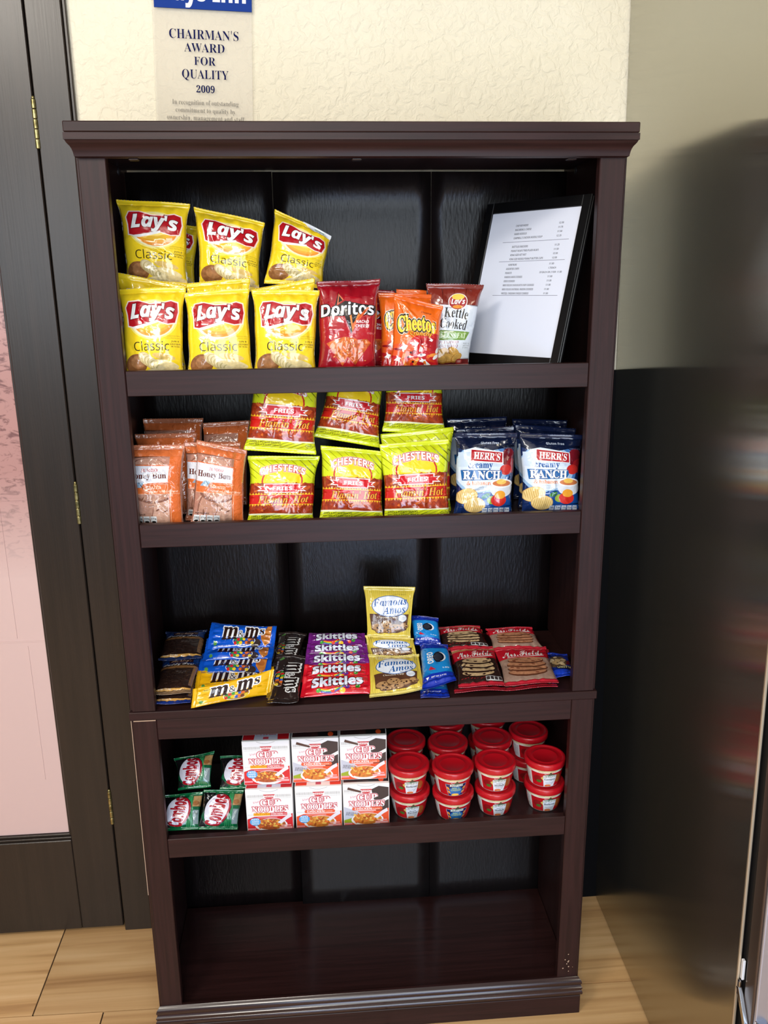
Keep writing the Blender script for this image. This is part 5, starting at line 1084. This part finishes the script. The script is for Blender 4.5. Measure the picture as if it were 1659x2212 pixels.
# dark packets lie turned a quarter round: swap their frame
def quarter(key):
    d = PL[key]; q = d[9:17]; u, v = d[3:6], d[6:9]
    nu = tuple(-x for x in v); nv = u           # new right = -v (towards the viewer), new up = u
    def f(i): x, y = q[2*i], q[2*i+1]; return (-y, x)
    # old corners bl,br,tr,tl -> new frame: bl'=old tl, br'=old bl, tr'=old br, tl'=old tr
    nq = f(3)+f(0)+f(1)+f(2)
    PL[key+'q'] = tuple(d[0:3])+nu+tuple(nv)+nq
G9 = 'dark brown candy packets'
for key, lab in (('DK2b', 'dark brown candy packet underneath the front dark packet'), ('DK1b', 'dark brown candy packet underneath the rear dark packet'), ('DK2', 'dark brown candy packet turned sideways at the front beside the red packets'), ('DK1', 'dark brown candy packet turned sideways at the back beside the purple packets')):
    quarter(key); packet('candy_packet', key+'q', mm_dark, .013 if key[-1] != 'b' else .004, lab, 'candy packet', G9, DK, DK, 110+len(key), axis='u', wr=0.0015)
GA = 'yellow cookie packs'
AM = (222, 196, 74)
packet('cookie_pack', 'A1', amos, .022, 'yellow cookie pack with blue lettering standing upright at the back of the ledge', 'cookie pack', GA, AM, (226, 204, 96), 120, wr=0.0012, seals=.075)
packet('cookie_pack', 'A2', amos, .018, 'yellow cookie pack lying just in front of the upright one', 'cookie pack', GA, AM, (226, 204, 96), 121, wr=0.0012)
packet('cookie_pack', 'A3', amos, .022, 'yellow cookie pack with blue lettering lying at the front of the ledge', 'cookie pack', GA, AM, (232, 214, 120), 122, wr=0.0015, seals=.06)
OB = (22, 50, 168)
GB = 'small blue sandwich cookie packs'
packet('cookie_pack', 'O3', oreo, .010, 'small blue cookie pack lying lowest at the front, only its end showing', 'cookie pack', GB, OB, OB, 130, wr=0.0009, seals=.1)
packet('cookie_pack', 'O2', oreo, .022, 'small blue cookie pack on top at the front, beside the yellow pack', 'cookie pack', GB, OB, OB, 131, wr=0.0011, seals=.1, belly=5)
packet('cookie_pack', 'O1', oreo, .022, 'small blue cookie pack at the back, beside the upright yellow pack', 'cookie pack', GB, OB, OB, 132, wr=0.0011, seals=.1, belly=5, flip=False)
GC = 'red cookie packs'
for key, fn, lab, th in (('M3b', fields_dark, 'red cookie pack underneath the front left red one', .010), ('M4b', fields_tan, 'red cookie pack underneath the front right red one', .010), ('M1b', fields_dark, 'red cookie pack lying lowest at the back left', .010), ('M2b', fields_tan, 'red cookie pack lying lowest at the back right', .010),
    ('M1', fields_dark, 'red cookie pack with dark cookies on top at the back left', .018), ('M2', fields_tan, 'red cookie pack with tan cookies on top at the back right', .018), ('M3', fields_dark, 'red cookie pack with dark cookies on top at the front left', .018), ('M4', fields_tan, 'red cookie pack with tan cookies on top at the front right', .018)):
    packet('cookie_pack', key, fn, th, lab, 'cookie pack', GC, (150, 20, 34), (196, 40, 56), 140+len(lab), wr=0.0012, seals=.07)
packet('peanut_packet', 'N1', nuts, .012, 'small blue peanut packet at the right end of the ledge', 'peanut packet', None, (20, 50, 150), (24, 60, 190), 150, wr=0.0012)
GD = 'green pretzel snack bags at the left of the lower shelf'
GR = (12, 104, 60)
for key, lab in (('c3', 'green snack bag at the front left corner of the lower shelf'), ('c4', 'green snack bag in front beside the white cartons'), ('c1', 'green snack bag stacked on top at the left, tilted'), ('c2', 'green snack bag stacked on top, partly hidden by the white cartons')):
    packet('pretzel_bag', key, combos, .030, lab, 'snack bag', GD, GR, GR, 160+int(key[1]), wr=0.0019, seals=.07, crease=9)

# ------------------------------------------------------------------ noodle cartons
M_cart = mat('white_carton_board', rgb(232, 230, 228), 0.5)
def flat_print(name, fn, parent, x0, x1, z0, z1, y, m, horizontal=False):
    a = art(fn, 25); V, F, col = a.out
    X = x0+V[:, 0]/a.W*(x1-x0); Z = z0+V[:, 1]/a.H*(z1-z0)
    co = np.stack([X, Z, np.full(len(X), y)], 1) if horizontal else np.stack([X, np.full(len(X), y), Z], 1)
    return link(name, mesh_from(name, co, F, col), m, parent)
def carton(x, y, z, fn, top, label, ry=0, w=.0945, hh=.0985, dp=.0945):
    t = empty('noodle_carton', (x, y, z)); t.rotation_euler = (0, 0, ry); tag(t, label, 'carton', 'white cup noodle cartons')
    bm = bmesh.new(); box(bm, -w/2, w/2, 0, dp, 0, hh)
    for v in bm.verts:                                        # the board tapers to the cup's foot at the sides
        if v.co.z < .01: v.co.x *= .985
    finish(bm, 'carton', M_cart, t, bevel=0.0012, seg=2)
    flat_print('front_print', fn, t, -w/2+.0018, w/2-.0018, .0016, hh-.0018, -0.0003, M_card)
    flat_print('top_print', top, t, -w/2+.0018, w/2-.0018, .0018, dp-.0018, hh+.0003, M_card, True)
    bm = bmesh.new(); N = 14                                   # die-cut tab arching over the top edge
    for sgn in (1,):
        vs = [bm.verts.new((-.018+.036*i/N, -0.0007, hh-.001-.0045*math.sin(math.pi*i/N))) for i in range(N+1)]
        vs2 = [bm.verts.new((v.co.x*1.02, -0.0004, v.co.z-.0008)) for v in vs]
        for i in range(N): bm.faces.new((vs[i], vs[i+1], vs2[i+1], vs2[i]))
    finish(bm, 'tab_cut', mat('grey_cut_line', rgb(176, 174, 172), .6) if 'grey_cut_line' not in bpy.data.materials else bpy.data.materials['grey_cut_line'], t)
    return t
ZS4 = zS4-DROP+.0004
hh = .0985
for x, fn, tp, lab in ((-0.199, noodle_spicy, top_red, 'white noodle carton with spicy print, bottom row left'), (-0.1005, noodle_chicken, top_orange, 'white noodle carton with orange print, bottom row middle'), (-0.0045, noodle_promo, top_promo, 'white noodle carton with dark picture, bottom row right')):
    carton(x, .030, ZS4, fn, tp, lab, -0.03)
for x, fn, tp, lab in ((-0.2015, noodle_spicy, top_red, 'white noodle carton with spicy print, top row left'), (-0.1040, noodle_promo, top_promo, 'white noodle carton with dark picture, top row middle'), (-0.0080, noodle_promo, top_promo, 'white noodle carton with dark picture, top row right')):
    carton(x, .044, ZS4+hh+.0012, fn, tp, lab, -0.03)

# ------------------------------------------------------------------ pasta bowls
M_lid = mat('red_plastic_lid', rgb(186, 16, 30), 0.32, coat=0.3, bump=((700, 700, 700), 0.05, 0.0003))
M_bowl = mat('white_plastic_bowl', rgb(226, 222, 214), 0.4)
BH = .0590
_sleeves = {}
def bowl_proto():
    prof = [(0, .001), (.026, .001), (.0285, 0), (.0300, .001), (.0335, .012), (.0368, .028), (.0384, .046), (.0388, .0475), (0, .0475)]
    bmx = lathe(prof, 44); me = bpy.data.meshes.new('bowl'); bmesh.ops.recalc_face_normals(bmx, faces=bmx.faces[:]); bmx.to_mesh(me); bmx.free(); me.shade_smooth(); me.materials.append(M_bowl)
    lid = [(0, .0462), (.0398, .0462), (.0412, .0455), (.0424, .0452), (.0428, .0462), (.0429, .0545), (.0424, .0562), (.0412, .0576), (.0396, .0582), (.0378, .0580), (.0368, .0574), (.0360, .0562), (.0350, .0556), (.0260, .0556), (.0254, .0561), (.0246, .0556), (0, .0556)]
    bmx = lathe(lid, 56); ml = bpy.data.meshes.new('lid'); bmesh.ops.recalc_face_normals(bmx, faces=bmx.faces[:]); bmx.to_mesh(ml); bmx.free(); ml.shade_smooth(); ml.materials.append(M_lid)
    return me, ml
MB_, ML_ = bowl_proto()
def sleeve(fn):
    if fn in _sleeves: return _sleeves[fn]
    a = art(fn, 5); V, F, col = a.out
    z = .0025+V[:, 1]/a.H*.0435
    rr_ = np.interp(z, [.001, .012, .028, .046], [.0300, .0335, .0368, .0384])+.0004
    th = (V[:, 0]/a.W-.5)*2*math.pi*.965 - math.pi/2
    co = np.stack([rr_*np.cos(th), rr_*np.sin(th), z], 1)
    nr = np.stack([np.cos(th), np.sin(th), np.full(len(th), -.2)], 1); nr /= np.linalg.norm(nr, axis=1, keepdims=True)
    me = mesh_from('sleeve', co, F, col, nr); me.materials.append(M_sleeve); _sleeves[fn] = me
    return me
def bowl(x, y, z, fn, rz, label):
    t = empty('pasta_bowl', (x, y, z)); t.rotation_euler = (0, 0, rz); tag(t, label, 'bowl', 'red lidded pasta bowls on the lower shelf')
    for n, me in (('bowl', MB_), ('lid', ML_), ('sleeve', sleeve(fn))): link(n, me, None, t)
    return t
cols_ = [(0.0865, .074, bowl_beef, bowl_rav, 'first column beside the white cartons'), (0.1760, .0585, bowl_mac, bowl_mac, 'second column from the cartons, blue label'),
         (0.2660, .066, bowl_spa, bowl_spa, 'third column from the cartons'), (0.3720, .072, bowl_las, bowl_beef, 'column next to the right side panel')]
for x, y, up, lo, lab in cols_:
    bowl(x+.0015, y+.0015, ZS4, lo, .06, 'red lidded pasta bowl at the bottom, front row, '+lab)
    bowl(x, y, ZS4+BH, up, .04, 'red lidded pasta bowl on top, front row, '+lab)
for i, (x, y, up, lo, lab) in enumerate([(0.0890, .166, bowl_beef, bowl_beef, 'behind the column beside the cartons'), (0.1790, .150, bowl_rav, bowl_rav, 'behind the blue label column'), (0.2765, .156, bowl_spa, bowl_spa, 'behind the third column'), (0.3620, .178, bowl_las, bowl_las, 'in shadow at the right')]):
    bowl(x, y, ZS4, lo, .1*i, 'red lidded pasta bowl at the bottom, second row, '+lab)
    bowl(x+.001, y, ZS4+BH, up, .1*i, 'red lidded pasta bowl on top, second row, '+lab)
for i, (x, y, lab) in enumerate([(0.1900, .245, 'left'), (0.2850, .250, 'right')]):
    bowl(x, y, ZS4, bowl_spa, .1, 'red lidded pasta bowl at the bottom of the rearmost row, %s one' % lab)
    bowl(x, y, ZS4+BH, bowl_spa, .1, 'red lidded pasta bowl on top in the rearmost row, %s one' % lab)

# ------------------------------------------------------------------ price list in a black frame
Rz = Matrix.Rotation(-0.933, 3, 'Z') @ Matrix.Rotation(-0.273, 3, 'X') @ Matrix.Rotation(-0.01, 3, 'Y')
pc = Vector((0.307, 0.14, 1.538)); pw_, ph_ = .216*.965, .279*.965
bt = ph_/2+.020
fr2 = empty('price_list_frame', pc + Rz @ Vector((0, 0, -bt)), Rz); tag(fr2, 'white price list in a black slanting frame at the right of the top shelf', 'sign')
fw = .018
boxo('frame_back', M_frame, fr2, -pw_/2-fw, pw_/2+fw, .002, .010, 0, bt*2, .002)
for (x0, x1, z0, z1) in ((-pw_/2-fw, -pw_/2, 0, bt*2), (pw_/2, pw_/2+fw, 0, bt*2), (-pw_/2, pw_/2, 0, .020), (-pw_/2, pw_/2, bt*2-.020, bt*2)):
    boxo('frame_rail', M_frame, fr2, x0, x1, -.003, .0019, z0, z1, .001)
boxo('sheet', mat('white_sheet', rgb(222, 226, 240), .7), fr2, -pw_/2, pw_/2, .0006, .0018, .0202, bt*2-.0202, 0)
flat_print('sheet_print', price_sheet, fr2, -pw_/2, pw_/2, .0203, bt*2-.0203, .0003, M_paper)
boxo('easel_leg', M_frame, fr2, -.03, .03, .010, .014, .06, .20, .001)
